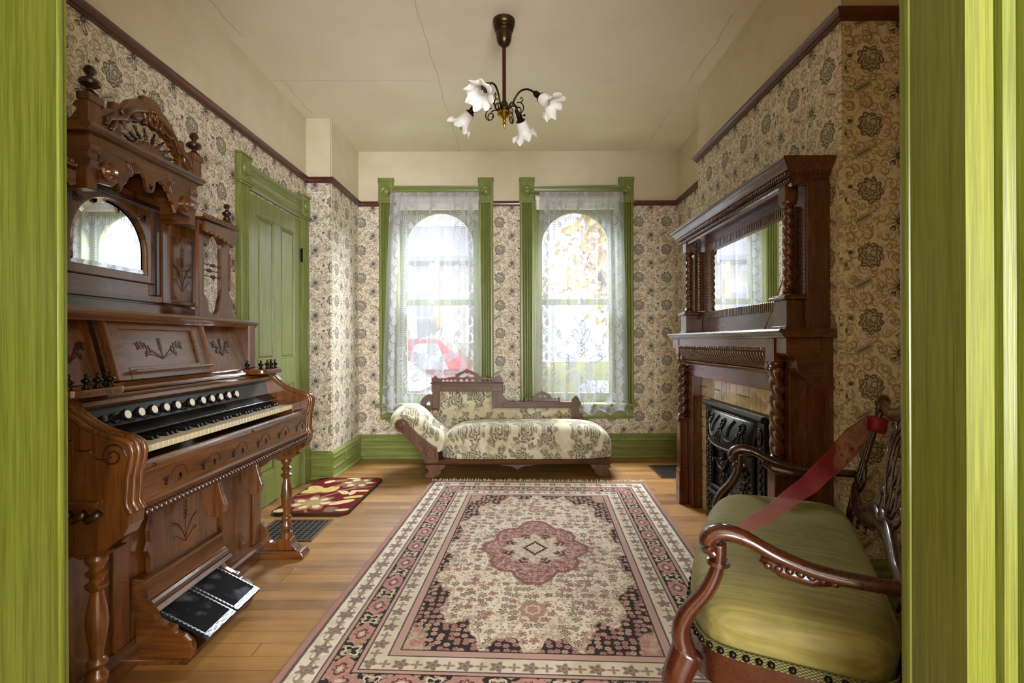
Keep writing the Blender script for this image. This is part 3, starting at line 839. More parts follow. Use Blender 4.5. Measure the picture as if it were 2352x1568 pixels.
m = MB(OO); sprig(m, 1.985, 0.33, 0.16, XP+0.022, 0.07); m.build('panel_carving', CARVE, kp)
# pedal box
side = [(XP, 0.0), (-1.135, 0.0), (-1.118, 0.02), (-1.112, 0.05), (-1.122, 0.075), (-1.145, 0.095), (-1.172, 0.105), (-1.178, 0.125), (-1.205, 0.132), (-1.235, 0.15), (-1.25, 0.18), (XP, 0.26)]
for y in (1.752, 2.152):
    pb = MB(OO).prism(side, 'xz', y, y+0.026).build('pedal_bracket', wx_, OG, bevel=0.004)
MB(OO).box(XP, -1.13, 1.745, 2.185, 0, 0.018).build('pedal_base', wy, OG, bevel=0.003)
hood = [(XP, 0.295), (-1.275, 0.295), (-1.262, 0.288), (-1.264, 0.276), (-1.252, 0.225), (-1.245, 0.222), (-1.236, 0.212), (-1.24, 0.204), (-1.228, 0.200), (-1.216, 0.186), (-1.228, 0.178), (XP, 0.19)]
MB(OO).prism(hood, 'xz', 1.738, 2.192).build('pedal_hood', wy, OG, bevel=0.002)
def pedal_plate_mat():
    m, b = newmat('pedal_carpet'); n = noise(coords(), 14, 4); r = esin(sep(coords())[0]*1400)
    put(b, 'Base Color', mixc(scol(26, 27, 30), scol(84, 86, 98), sst(n, 0.48, 0.72))); put(b, 'Roughness', 0.85); put(b, 'Specular IOR Level', 0.1); bump(b, r, 0.3, 0.001); return m
def nickel_mat():
    m, b = newmat('pierced_nickel'); x, y, z = sep(coords())
    k = esin(y*420)*esin(x*420+ecos(y*300)*2.0)
    put(b, 'Base Color', mixc(scol(60, 62, 66), scol(168, 171, 178), sst(k, -0.25, 0.25))); put(b, 'Roughness', 0.35); put(b, 'Metallic', 0.6); return m
PC, NK = pedal_plate_mat(), nickel_mat()
for y in (1.787, 1.967):
    a = Vector((-1.285, 0, 0.165)); b_ = Vector((-1.082, 0, 0.060)); d = (b_-a); n_ = Vector((0.46, 0, 0.89))
    def Q(t, yy, h=0): p = a+d*t+n_*h; return (p.x, yy, p.z)
    y2 = y+0.168
    pd = MB(OO).hexa([Q(0, y), Q(1, y), Q(1, y2), Q(0, y2)], [Q(0, y, 0.012), Q(1, y, 0.012), Q(1, y2, 0.012), Q(0, y2, 0.012)]).build('pedal', PC, OG)
    m = MB(OO)
    for (t0, t1, u0, u1) in ((0.90, 1.0, y, y2), (0, 0.9, y, y+0.006), (0, 0.9, y2-0.006, y2)):
        m.hexa([Q(t0, u0, 0.0122), Q(t1, u0, 0.0122), Q(t1, u1, 0.0122), Q(t0, u1, 0.0122)], [Q(t0, u0, 0.015), Q(t1, u0, 0.015), Q(t1, u1, 0.015), Q(t0, u1, 0.015)])
    m.build('pedal_frame', NK, pd)
# knee levers
lev = [(-1.235, 0.60), (-1.235, 0.50), (-1.228, 0.45), (-1.205, 0.42), (-1.17, 0.415), (-1.145, 0.435), (-1.138, 0.465), (-1.15, 0.50), (-1.158, 0.53), (-1.166, 0.565), (-1.18, 0.60)]
for y in (1.995, 2.285): MB(OO).prism(lev, 'xz', y, y+0.024).build('knee_lever', wz, OG, bevel=0.004)
# legs, feet, brackets
legp = [(0.030, 0), (0.030, 0.03), (0.018, 0.034), (0.026, 0.05), (0.027, 0.07), (0.016, 0.084), (0.016, 0.09), (0.026, 0.10), (0.026, 0.108), (0.015, 0.118),
        (0.017, 0.14), (0.024, 0.18), (0.028, 0.215), (0.025, 0.25), (0.0175, 0.29), (0.016, 0.305), (0.027, 0.316), (0.028, 0.324), (0.017, 0.332), (0.017, 0.342), (0.026, 0.352), (0.027, 0.358), (0.017, 0.366), (0.017, 0.374), (0.027, 0.388), (0.028, 0.400), (0.017, 0.412), (0.016, 0.43)]
for y in (Y0+0.042, Y1-0.032):
    MB(OO).lathe(legp, (-1.185, y, 0.098), seg=18).build('leg', wz, OG, smooth='auto', angle=50)
    MB(OO).box(-1.218, -1.152, y-0.03, y+0.03, 0.042, 0.098).prism([(-1.152, 0.042), (-1.118, 0.042), (-1.13, 0.055), (-1.146, 0.07), (-1.152, 0.095)], 'xz', y-0.03, y+0.03).build('leg_block', wz, OG, bevel=0.003)
    MB(OO).prism([(XW, 0.0), (-1.085, 0.0), (-1.083, 0.018), (-1.098, 0.038), (-1.12, 0.042), (XW, 0.042)], 'xz', y-0.042, y+0.042).build('foot', wx_, OG, bevel=0.004)
    br = [(XP, 0.042), (-1.216, 0.042), (-1.216, 0.098)]+arc(-1.247, 0.105, 0.032, -10, -160, 10)+[(-1.283, 0.125), (-1.288, 0.155), (-1.302, 0.17), (XP-0.02, 0.17), (XP-0.02, 0.042)]
    MB(OO).prism(br, 'xz', y-0.014, y+0.014).build('foot_scroll', wx_, OG, bevel=0.003)
    tb = [(XP, 0.53), (-1.11, 0.53), (-1.13, 0.518), (-1.15, 0.505), (-1.17, 0.505), (-1.20, 0.502), (-1.215, 0.495), (-1.235, 0.505), (-1.26, 0.50), (-1.28, 0.48), (XP, 0.46)]
    MB(OO).prism(tb, 'xz', y-0.022, y+0.022).build('leg_bracket', wx_, OG, bevel=0.003)
# --- music desk part
TOP = 1.19; XT = -1.395; XBm = -1.335; Z0 = 0.968
MB(OO).box(XW, -1.45, Y0+0.02, Y1-0.02, Z0, TOP).build('upper_case', wy, OG)
for ya_ in (Y0+0.012, Y1-0.072):   # end stiles
    MB(OO).box(-1.46, -1.352, ya_, ya_+0.06, Z0, TOP).build('end_stile', wz, OG, bevel=0.003)
ry = Y1-0.012
m = MB(OO)
for k in range(8):
    a = pi*k/8
    m.tube([(-1.40, ry+0.002, 1.08), (-1.40+0.03*cos(a), ry+0.004, 1.08+0.075*sin(a))], [0.004, 0.010], 6)
    m.tube([(-1.40, ry+0.002, 1.08), (-1.40-0.03*cos(a), ry+0.004, 1.08-0.075*sin(a))], [0.004, 0.010], 6)
m.build('side_rosette', wz, OG, smooth=True)
def slant(mb, y0, y1, t0, t1, h0, h1, xb=XBm, xt=XT, y0t=None, y1t=None):
    """slab on the slanted desk plane; t along the slope, h proud of it; top edge may shift in y"""
    a = Vector((xb, 0, Z0)); d = Vector((xt-xb, 0, TOP-Z0)); nn = Vector((TOP-Z0, 0, xb-xt)).normalized()
    y0t = y0 if y0t is None else y0t; y1t = y1 if y1t is None else y1t
    def q(t, y, h): p = a+d*t+nn*h; return (p.x, y, p.z)
    mb.hexa([q(t0, y0, h0), q(t0, y1, h0), q(t1, y1t, h0), q(t1, y0t, h0)], [q(t0, y0, h1), q(t0, y1, h1), q(t1, y1t, h1), q(t1, y0t, h1)])
    return mb
dm = slant(MB(OO), 1.70, 2.225, 0, 1, -0.02, 0).build('music_desk', wy, OG)
m = MB(OO)
for args in ((1.70, 1.765, 0, 1), (2.16, 2.225, 0, 1), (1.765, 2.16, 0.80, 1), (1.765, 2.16, 0, 0.20)): slant(m, *args, 0, 0.010)
m.build('desk_frame', wy, dm, bevel=0.003)
slant(MB(OO), 1.690, 1.706, 0, 1, 0, 0.022).build('desk_edge', wz, dm, bevel=0.003); slant(MB(OO), 2.219, 2.235, 0, 1, 0, 0.022).build('desk_edge', wz, dm, bevel=0.003)
m = MB(OO); slant(m, 1.76, 2.21, 0.09, 0.14, 0.008, 0.035); m.build('music_ledge', wy, dm, bevel=0.004)
def desk_carve(yc, w, hgt, parent, xb=XBm, xt=XT, h=0.001):
    a = Vector((xb, 0, Z0)); d = Vector((xt-xb, 0, TOP-Z0)).normalized(); nn = Vector((TOP-Z0, 0, xb-xt)).normalized()
    m = MB(OO); m.M = None
    M4 = Matrix(((nn.x, 0, d.x, a.x), (0, 1, 0, 0), (nn.z, 0, d.z, a.z), (0, 0, 0, 1)))
    m.M = M4
    for sg in (-1, 1):
        c = [(p[0], p[1]) for p in smooth_pts([(yc, 0.075, 0), (yc+sg*w*0.35, 0.10, 0), (yc+sg*w*0.7, 0.128, 0), (yc+sg*w, 0.125, 0)], 5)]
        linecut(m, c, h)
        for i in range(5):
            p = c[-1-2*i]; leafcut(m, p, 90-sg*25, 0.014, 0.0028, h); leafcut(m, p, -80, 0.016, 0.0032, h)
        c = [(p[0], p[1]) for p in smooth_pts([(yc, 0.072, 0), (yc+sg*w*0.35, 0.088, 0), (yc+sg*w*0.62, 0.092, 0)], 5)]
        linecut(m, c, h)
        for an in (10, 50, -40, 90, 130): leafcut(m, c[-1], an if sg > 0 else 180-an, 0.015, 0.003, h)
    linecut(m, [(yc, 0.072), (yc, 0.13)], h)
    for i in range(4):
        for sg in (-1, 1): leafcut(m, (yc, 0.105+0.012*i), 90-sg*35, 0.016, 0.0028, h)
    m.build('desk_carving', CARVE, parent)
desk_carve(1.96, 0.12, 0.1, dm)
for (a, b) in ((Y0+0.075, 1.690), (2.235, Y1-0.075)):   # side panels set back
    sp_ = slant(MB(OO), a, b, 0, 1, -0.05, -0.028).build('side_panel', wz, OG)
    desk_carve((a+b)/2, 0.06, 0.1, sp_, XBm-0.03, XT-0.03, 0.0035)
capsec = [(XW, TOP), (-1.372, TOP), (-1.366, TOP-0.016), (-1.36, TOP-0.018), (-1.352, TOP-0.006), (-1.344, TOP), (-1.340, TOP+0.010), (-1.348, TOP+0.02), (XW, TOP+0.02)]
MB(OO).prism(capsec, 'xz', Y0-0.015, Y1+0.004).build('cap_shelf', wy, OG, smooth='auto')
# --- top: back panel with mirror
ZT0 = 1.21; XK = -1.565
PY0, PY1 = 1.52, 2.50; MC = 1.985; MR = 0.186
hole = [(MC-MR, 1.386), (MC+MR, 1.386)]+arc(MC, 1.470, MR, 0, 180, 28)
MB(OO).box(XW, XK-0.021, PY0+0.003, PY1-0.003, ZT0, 1.655).box(XW, XK-0.022, 1.73, 2.28, 1.655, 1.815).build('top_back', wy, OG)
MB(OO).prism([(1.74, 1.35), (2.23, 1.35), (2.23, 1.72), (1.74, 1.72)], 'yz', XK-0.02, XK, [hole]).build('mirror_frame', wz, OG, bevel=0.004)
m = MB(OO).box(XK-0.02, XK+0.012, 2.205, 2.235, 1.30, 1.66).box(XK-0.02, XK+0.012, 1.735, 1.765, 1.30, 1.66).box(XK-0.02, XK+0.012, 1.735, 2.235, 1.665, 1.69)
m.build('frame_moulding', wood('walnut_dark', 'z'), OG, bevel=0.005)
mir = MB(OO).prism([(p[0], p[1]) for p in hole], 'yz', XK-0.019, XK-0.012).build('mirror', MIRROR, OG)
inner = [(MC-MR+0.018, 1.404), (MC+MR-0.018, 1.404)]+arc(MC, 1.470, MR-0.018, 0, 180, 28)
m = MB(OO); a_ = [m._v((XK-0.009, p[0], p[1])) for p in inner]; b_ = [m._v((XK-0.012, p[0], p[1])) for p in hole]
for i in range(len(a_)): m.bm.faces.new([a_[i], a_[(i+1) % len(a_)], b_[(i+1) % len(b_)], b_[i]])
m.build('mirror_bevel', MIRROR, mir)
m = MB(OO)
for sg in (-1, 1):
    for k in range(4): leafcut(m, (MC+sg*0.175, 1.635), (200+k*22) if sg > 0 else (340-k*22), 0.05-0.006*k, 0.005, XK, 0.002)
m.build('spandrel_carving', CARVE, OG)
MB(OO).box(XK-0.02, XK-0.004, PY0, PY1, ZT0, 1.265).box(XK-0.02, XK-0.006, PY0, PY1, 1.272, 1.35).build('lower_rail', wy, OG, bevel=0.003)
for (a, b) in ((PY0, 1.735), (2.235, PY1)):
    cy = (a+b)/2; XS = XK+0.02
    m = MB(OO).box(XK-0.02, XS, a, a+0.055, 1.272, 1.62).box(XK-0.02, XS, b-0.035, b, 1.272, 1.62).box(XK-0.02, XS, a+0.055, b-0.035, 1.58, 1.64).box(XK-0.02, XS, a+0.055, b-0.035, 1.272, 1.292)
    fr = m.build('flank_frame', wz, OG, bevel=0.003)
    m = MB(OO).box(XK-0.02, XS-0.008, a+0.055, b-0.035, 1.29, 1.58); pnl = m.build('flank_panel', wz, fr)
    m = MB(OO); sprig(m, (a+b+0.02)/2, 1.335, 0.20, XS-0.008, 0.06); m.build('flank_carving', CARVE, fr)
# side wings with spindles
XG = -1.47
for sgn in (1, -1):
    ref = lambda y: y if sgn > 0 else 2*YC-0.03-y
    outl = [(2.37, 1.21), (2.695, 1.21), (2.685, 1.235), (2.655, 1.245), (2.645, 1.265), (2.655, 1.285), (2.648, 1.32), (2.63, 1.335), (2.622, 1.36), (2.622, 1.55), (2.632, 1.575), (2.645, 1.60), (2.66, 1.635), (2.648, 1.66), (2.40, 1.672), (2.37, 1.672)]
    hole_ = [(2.41, 1.33), (2.425, 1.318), (2.44, 1.29)]+arc(2.485, 1.278, 0.042, 180, 360, 8)+[(2.53, 1.29), (2.545, 1.33), (2.548, 1.36), (2.548, 1.56)]+arc(2.498, 1.565, 0.05, 0, 150, 8)+[(2.448, 1.565), (2.432, 1.555), (2.41, 1.57)]
    wg = MB(OO).prism([(ref(p[0]), p[1]) for p in outl], 'yz', XG-0.02, XG, [[(ref(p[0]), p[1]) for p in hole_]]).build('side_wing', wz, OG, bevel=0.003)
    MB(OO).prism([(ref(2.63), 1.36), (ref(2.622), 1.36), (ref(2.622), 1.55), (ref(2.63), 1.55)], 'yz', XG-0.026, XG+0.006).build('wing_reed', wz, wg, bevel=0.003)
    fz = [(2.36, 1.66), (2.36, 1.615)]
    for i in range(7):
        fz += [(2.36+0.036*(i+t/6), 1.622-0.013*sin(pi*t/6)-0.0009*i*i) for t in range(1, 7)]
    fz += [(2.625, 1.60), (2.64, 1.66)]
    MB(OO).prism([(ref(p[0]), p[1]) for p in fz], 'yz', XG+0.02, XG+0.034).build('wing_frieze', wy, wg, bevel=0.001)
    y0_, y1_ = sorted((ref(2.36), ref(2.66)))
    MB(OO).box(XW, XG+0.036, y0_, y1_, 1.672, 1.682).build('wing_shelf', wy, wg, bevel=0.002)
    m = MB(OO)
    for i in range(13): m.sphere((XG+0.028, ref(2.372+i*0.0215), 1.690), 0.0088, seg=8, rings=6)
    m.build('wing_beads', wz, wg, smooth=True)
    MB(OO).lathe([(0.034, 0), (0.024, 0.03), (0.018, 0.038), (0.018, 0.05), (0.010, 0.054), (0.022, 0.068), (0.023, 0.075), (0.008, 0.088), (0.008, 0.094), (0.0155, 0.106), (0.012, 0.118), (0, 0.122)], (XG-0.005, ref(2.61), 1.682), seg=14).build('finial', wdk, wg, smooth='auto')
    MB(OO).box(XG-0.03, XG-0.018, *sorted((ref(2.425), ref(2.437))), 1.395, 1.50).build('spindle_post', wdk, wg)
    for zz, sh in ((1.42, 0), (1.447, -0.03), (1.475, 0)):
        yy = ref(2.515+sh); 
        MB(OO).tube([(XG-0.022, ref(2.40), zz), (XG-0.022, ref(2.552), zz)], 0.0024, 6).lathe([(0.003, -0.016), (0.007, -0.012), (0.0035, -0.005), (0.009, 0.004), (0.007, 0.012), (0.003, 0.018)], (XG-0.022, yy, zz), (0, sgn, 0), 10).build('spindle', wdk, wg, smooth=True)
# --- canopy
CX = -1.42; CY0, CY1 = 1.712, 2.345; CZ = 1.815
sec = [(XW, CZ), (CX-0.02, CZ), (CX-0.012, CZ+0.004), (CX-0.008, CZ+0.010), (CX-0.003, CZ+0.013), (CX, CZ+0.02), (CX-0.004, CZ+0.027), (XW, CZ+0.027)]
MB(OO).prism(sec, 'xz', CY0, CY1).build('canopy_shelf', wy, OG, smooth='auto')
pier = [(XW, 1.625), (-1.455, 1.625), (-1.455, 1.69), (-1.448, 1.70), (-1.442, 1.725), (-1.452, 1.735), (-1.45, 1.752), (-1.44, 1.765), (-1.448, 1.785), (-1.448, CZ), (XW, CZ)]
for y in (CY0+0.022, CY1-0.068):
    pr = MB(OO).prism(pier, 'xz', y, y+0.046).build('canopy_pier', wx_, OG, bevel=0.003)
m = MB(OO)
for i in range(9): m.sphere((-1.63+i*0.018, CY0+0.018, 1.70), 0.009, seg=8, rings=6)
m.build('pier_beads', wz, OG, smooth=True)
# winged frieze under the canopy
FY0, FY1 = CY0+0.068, CY1-0.068; FC = (FY0+FY1)/2; XF = CX-0.028
half = [(FC, 1.692), (FC+0.018, 1.70), (FC+0.026, 1.72), (FC+0.03, 1.742)]+[(FC+0.04+0.014*i, 1.752-0.0016*i*i+(0.008 if i % 2 else 0)) for i in range(9)]+[(FC+0.165, 1.685), (FC+0.19, 1.66), (FY1, 1.655), (FY1, CZ)]
outl = half+[(2*FC-p[0], p[1]) for p in half[::-1]][:-1]
MB(OO).prism(outl, 'yz', XF-0.014, XF).build('winged_frieze', wy, OG, bevel=0.0015)
for sg in (-1, 1):
    m = MB(OO)
    for i in range(6):
        a0 = Vector((FC+sg*0.17, 1.775)); t = i/5
        p = [(a0.x, a0.y), (a0.x-sg*(0.05+0.02*t), 1.79-0.02*(1-t)), (FC+sg*(0.125-0.075*t), 1.715+0.045*t)]
        p = [(q[0], q[1]) for q in smooth_pts([(a, b, 0) for a, b in p], 5)]
        m.tube([(XF, q[0], q[1]) for q in p], [0.004*(1-abs(2*k/(len(p)-1)-1)*0.5) for k in range(len(p))], 5)
    m.build('wing_feathers', wy, OG, smooth=True)
for sg in (-1, 1):
    MB(OO).lathe([(0.036, 0), (0.036, 0.012), (0.030, 0.018), (0.024, 0.010), (0.016, 0.012), (0.010, 0.020), (0, 0.022)], (XF-0.002, FC+sg*0.215, 1.705), (1, 0, 0), 20).build('rosette', wz, OG, smooth='auto')
m = MB(OO); leafcut(m, (FC, 1.70), 90, 0.03, 0.006, XF); leafcut(m, (FC, 1.705), 60, 0.022, 0.004, XF); leafcut(m, (FC, 1.705), 120, 0.022, 0.004, XF); m.build('pendant_carving', CARVE, OG)
# posts and finials on the canopy
ZP = CZ+0.027; XPd = -1.45
for y in (1.748, 2.312):
    ps = MB(OO).box(XPd-0.02, XPd+0.012, y-0.028, y+0.028, ZP, 1.935).box(XPd-0.024, XPd+0.018, y-0.034, y+0.034, 1.918, 1.945).build('crest_post', wz, OG, bevel=0.002)
    MB(OO).lathe([(0.026, 0), (0.018, 0.010), (0.010, 0.016), (0.010, 0.022), (0.030, 0.034), (0.033, 0.042), (0.027, 0.052), (0.010, 0.060), (0.009, 0.066), (0.019, 0.078), (0.019, 0.086), (0.012, 0.097), (0, 0.100)], (XPd-0.004, y, 1.945), seg=18).build('finial', wdk, ps, smooth='auto')
    sc = [(XW, ZP), (XPd-0.018, ZP), (XPd-0.018, 1.925), (XPd-0.045, 1.925), (XPd-0.055, 1.91), (XPd-0.04, 1.895), (XPd-0.048, 1.885), (XPd-0.06, 1.868), (XPd-0.1, 1.852), (XW, 1.845)]
    MB(OO).prism(sc, 'xz', y-0.012, y+0.012).build('crest_return', wx_, ps, bevel=0.002)
# pediment with spindle fan
PC_ = 2.03
hp = [(PC_+0.253, ZP), (PC_+0.253, 1.905), (PC_+0.235, 1.925), (PC_+0.215, 1.93), (PC_+0.20, 1.935), (PC_+0.195, 1.965), (PC_+0.172, 1.968), (PC_+0.160, 1.945), (PC_+0.150, 1.965), (PC_+0.12, 2.005), (PC_+0.08, 2.03), (PC_+0.05, 2.038), (PC_+0.045, 2.058), (PC_+0.01, 2.066)]
outl = hp+[(2*PC_-p[0], p[1]) for p in hp[::-1]]
hr = 0.158; hole_ = []
for i in range(9):
    a0 = 8+i*18.2; hole_ += [(PC_+hr*(1+0.07*sin(pi*t/4))*cos(radians(a0+18.2*t/4)), ZP+0.012+hr*0.60*(1+0.10*sin(pi*t/4))*sin(radians(a0+18.2*t/4))) for t in range(4)]
hole_ = [(PC_+hr, ZP+0.006)]+hole_+[(PC_-hr, ZP+0.006)]
pd = MB(OO).prism(outl, 'yz', XPd-0.016, XPd+0.008, [hole_]).build('pediment', wy, OG, bevel=0.002)
sb = arc(PC_, ZP, 0.098, 0, 180, 20, 0.046)
MB(OO).prism(sb, 'yz', XPd-0.012, XPd+0.006).build('sunburst', wy, pd, bevel=0.002)
m = MB(OO)
for k in range(9):
    a = 20+k*17.5; leafcut(m, (PC_+0.075*cos(radians(a)), ZP+0.032*sin(radians(a))), a, 0.014, 0.003, XPd+0.006)
m.build('sunburst_carving', CARVE, pd)
for k in range(8):
    a = radians(20+k*20); d = Vector((0, cos(a)*1.0, sin(a)*0.55)); L = d.length
    p0 = Vector((XPd-0.004, PC_, ZP+0.003))
    MB(OO).lathe([(0.007, 0.092*L/1), (0.0075, 0.098*L), (0.004, 0.102*L), (0.0085, 0.112*L), (0.005, 0.128*L), (0.007, 0.131*L), (0.0035, 0.134*L), (0.0035, 0.168*L)], p0, d, 10).build('crest_spindle', wdk, pd, smooth=True)
# carved garland in relief
m = MB(OO); GX = XPd+0.010
def blob(pts, r): m.tube([(GX+0.002, p[0], p[1]) for p in smooth_pts([(a, b, 0) for a, b in pts], 5)], [r*(0.35+0.65*sin(pi*(0.12+0.8*i/(5*(len(pts)-1))))) for i in range(5*(len(pts)-1)+1)], 7)
for sg in (-1, 1):
    f_ = lambda y, z: (PC_+sg*y, z)
    blob([f_(0.235, 1.865), f_(0.215, 1.895), f_(0.185, 1.91), f_(0.15, 1.925), f_(0.12, 1.965), f_(0.07, 1.99), f_(0.0, 2.01)], 0.011)
    blob([f_(0.235, 1.885), f_(0.21, 1.90), f_(0.19, 1.925)], 0.010)
    blob([f_(0.215, 1.855), f_(0.195, 1.88), f_(0.185, 1.905)], 0.009)
    blob([f_(0.165, 1.95), f_(0.15, 1.925), f_(0.16, 1.90)], 0.008)
    blob([f_(0.12, 1.965), f_(0.10, 1.95), f_(0.06, 1.962)], 0.009)
    blob([f_(0.05, 1.99), f_(0.04, 1.965), f_(0.055, 1.945)], 0.008)
    blob([f_(0.02, 2.0), f_(0.018, 1.975), f_(0.005, 1.95)], 0.008)
for a in range(5): m.sphere((GX+0.006, PC_+0.014*cos(a*1.256), 2.0+0.014*sin(a*1.256)), 0.010, seg=8, rings=6)
m.build('carved_garland', wy, pd, smooth=True)
# ------------------------------------------------------------------ fireplace mantel on the chimney breast (front faces -X)
MT = thing('fireplace_mantel', 'tall mahogany fireplace mantel with twisted columns and overmantel mirror', 'mantelpiece', (1.2, 2.845, 0))
MO = MT.location; mz, my, mx = wood('mahogany', 'z'), wood('mahogany', 'y'), wood('mahogany', 'x')
MCY = 2.845; XWm = XBRK-0.001
def sy(y): return 2*MCY-y
# jamb boards, header and outer side boards
XJ = 1.15
for fl in (0, 1):
    g = (lambda y: y) if not fl else sy
    a, b = sorted((g(2.16), g(2.328)))
    MB(MO).box(XJ, 1.235, a, b, 0, 1.05).build('jamb_board', mz, MT, bevel=0.003)
    a, b = sorted((g(2.10), g(2.162)))
    MB(MO).box(1.18, XWm, a, b, 0, 1.109).build('side_board', mz, MT, bevel=0.003)
    # plinth with its cap
    a, b = sorted((g(2.178), g(2.245)))
    m = MB(MO).box(1.095, XJ, a, b, 0, 0.555).box(1.089, XJ, a-0.006, b+0.006, 0, 0.23)
    m.build('plinth', mz, MT, bevel=0.004)
    MB(MO).box(1.078, XJ+0.01, a-0.014, b+0.014, 0.555, 0.572).box(1.085, XJ+0.01, a-0.008, b+0.008, 0.572, 0.582).build('plinth_cap', my, MT, bevel=0.003)
    cy = g(2.211)
    col = MB(MO).twist((1.122, cy, 0.605), 0.375, 0.032, 1.9, 3, 0.30, 24, 72, 1 if fl else -1).build('lower_column', mz, MT, smooth=True)
    MB(MO).lathe([(0.034, 0), (0.034, 0.006), (0.026, 0.010), (0.030, 0.016), (0.022, 0.024)], (1.122, cy, 0.582), seg=20).build('column_collar', mz, col, smooth='auto')
    MB(MO).lathe([(0.022, 0), (0.030, 0.006), (0.026, 0.012), (0.033, 0.016), (0.033, 0.025)], (1.122, cy, 0.98), seg=20).build('column_collar', mz, col, smooth='auto')
    MB(MO).box(1.088, XJ, a, b, 1.005, 1.11).build('column_block', mz, MT, bevel=0.004)
    # corbel under the shelf
    cb = [(1.24, 1.11), (1.098, 1.11), (1.098, 1.045), (1.108, 1.035), (1.125, 1.03), (1.14, 1.015), (1.142, 0.985), (1.15, 0.965), (1.165, 0.955), (1.175, 0.94), (1.185, 0.925), (1.20, 0.92), (1.215, 0.93), (1.24, 0.945)]
    a2, b2 = sorted((g(2.085), g(2.172)))
    MB(MO).prism(cb, 'xz', a2, b2).build('corbel', mx, MT, bevel=0.003)
    ib = [(XJ+0.0, 1.0), (1.10, 1.0), (1.098, 0.975), (1.112, 0.96), (1.118, 0.94), (1.135, 0.93), (XJ, 0.935)]
    a3, b3 = sorted((g(2.25), g(2.275))); MB(MO).prism(ib, 'xz', a3, b3).build('corbel_scroll', mx, MT, bevel=0.002)
ya, yb = 2.245, sy(2.245)
MB(MO).box(XJ, 1.235, 2.328, sy(2.328), 0.868, 1.11).build('header_board', my, MT, bevel=0.003)
sec = [(XJ, 0.945), (1.135, 0.948), (1.122, 0.958), (1.118, 0.968), (1.126, 0.975), (XJ, 0.98)]
MB(MO).prism(sec, 'xz', ya, yb).build('frieze_moulding', my, MT, smooth='auto')
# gadrooned frieze: S-shaped reeds side by side, a bead row over them
m = MB(MO); n = 42
for i in range(n):
    y = ya+(yb-ya)*(i+0.5)/n; w = (yb-ya)/n*0.50
    pts = [(1.128, y-0.012, 0.982), (1.117, y-0.008, 0.995), (1.108, y+0.002, 1.015), (1.102, y+0.008, 1.035), (1.102, y+0.010, 1.043)]
    m.tube(smooth_pts(pts, 3), w, 9)
m.box(1.132, XJ, ya, yb, 0.98, 1.05)
m.build('gadroon_frieze', my, MT, smooth='auto', angle=75)
m = MB(MO)
for i in range(44): m.sphere((1.098, ya+(yb-ya)*(i+0.5)/44, 1.055), 0.0115, (1, 0.75, 1.1), 8, 6)
m.build('bead_row', my, MT, smooth=True)
MB(MO).box(1.092, XJ, ya-0.02, yb+0.02, 1.066, 1.11).build('fascia', my, MT, bevel=0.002)
ss = [(XWm, 1.11), (1.085, 1.11), (1.082, 1.117), (1.074, 1.12), (1.074, 1.128), (1.066, 1.131), (1.062, 1.138), (1.066, 1.146), (XWm, 1.146)]
m = MB(MO).prism(ss, 'xz', 2.074, 3.616); m.build('mantel_shelf', my, MT, smooth='auto')
# overmantel back
XU = 1.245
MB(MO).box(XU+0.012, XWm, 2.125, sy(2.125), 1.146, 1.755).build('overmantel_back', mz, MT)
ho = [(2.374, 1.268), (3.316, 1.268), (3.316, 1.682), (2.374, 1.682)]
MB(MO).prism([(2.15, 1.146), (sy(2.15), 1.146), (sy(2.15), 1.76), (2.15, 1.76)], 'yz', XU, XU+0.016, [ho]).build('overmantel_panel', my, MT, bevel=0.002)
mr = MB(MO).box(XU+0.004, XU+0.0105, 2.374, 3.316, 1.268, 1.682).build('mirror', MIRROR, MT)
m = MB(MO)
for i in range(50):
    y = 2.345+(3.345-2.345)*(i+0.5)/50
    for z in (1.240, 1.668): m.box(XU-0.014, XU+0.006, y-0.0062, y+0.0062, z, z+0.044)
for i in range(20):
    z = 1.285+0.38*(i+0.5)/20
    for y in (2.338, 3.318): m.box(XU-0.014, XU+0.006, y, y+0.034, z-0.0062, z+0.0062)
m.box(XU-0.008, XU+0.004, 2.335, 3.355, 1.244, 1.28).box(XU-0.008, XU+0.004, 2.335, 3.355, 1.67, 1.708).box(XU-0.008, XU+0.004, 2.335, 2.374, 1.28, 1.67).box(XU-0.008, XU+0.004, 3.316, 3.355, 1.28, 1.67)
m.build('dentil_frame', my, MT, bevel=0.0015)
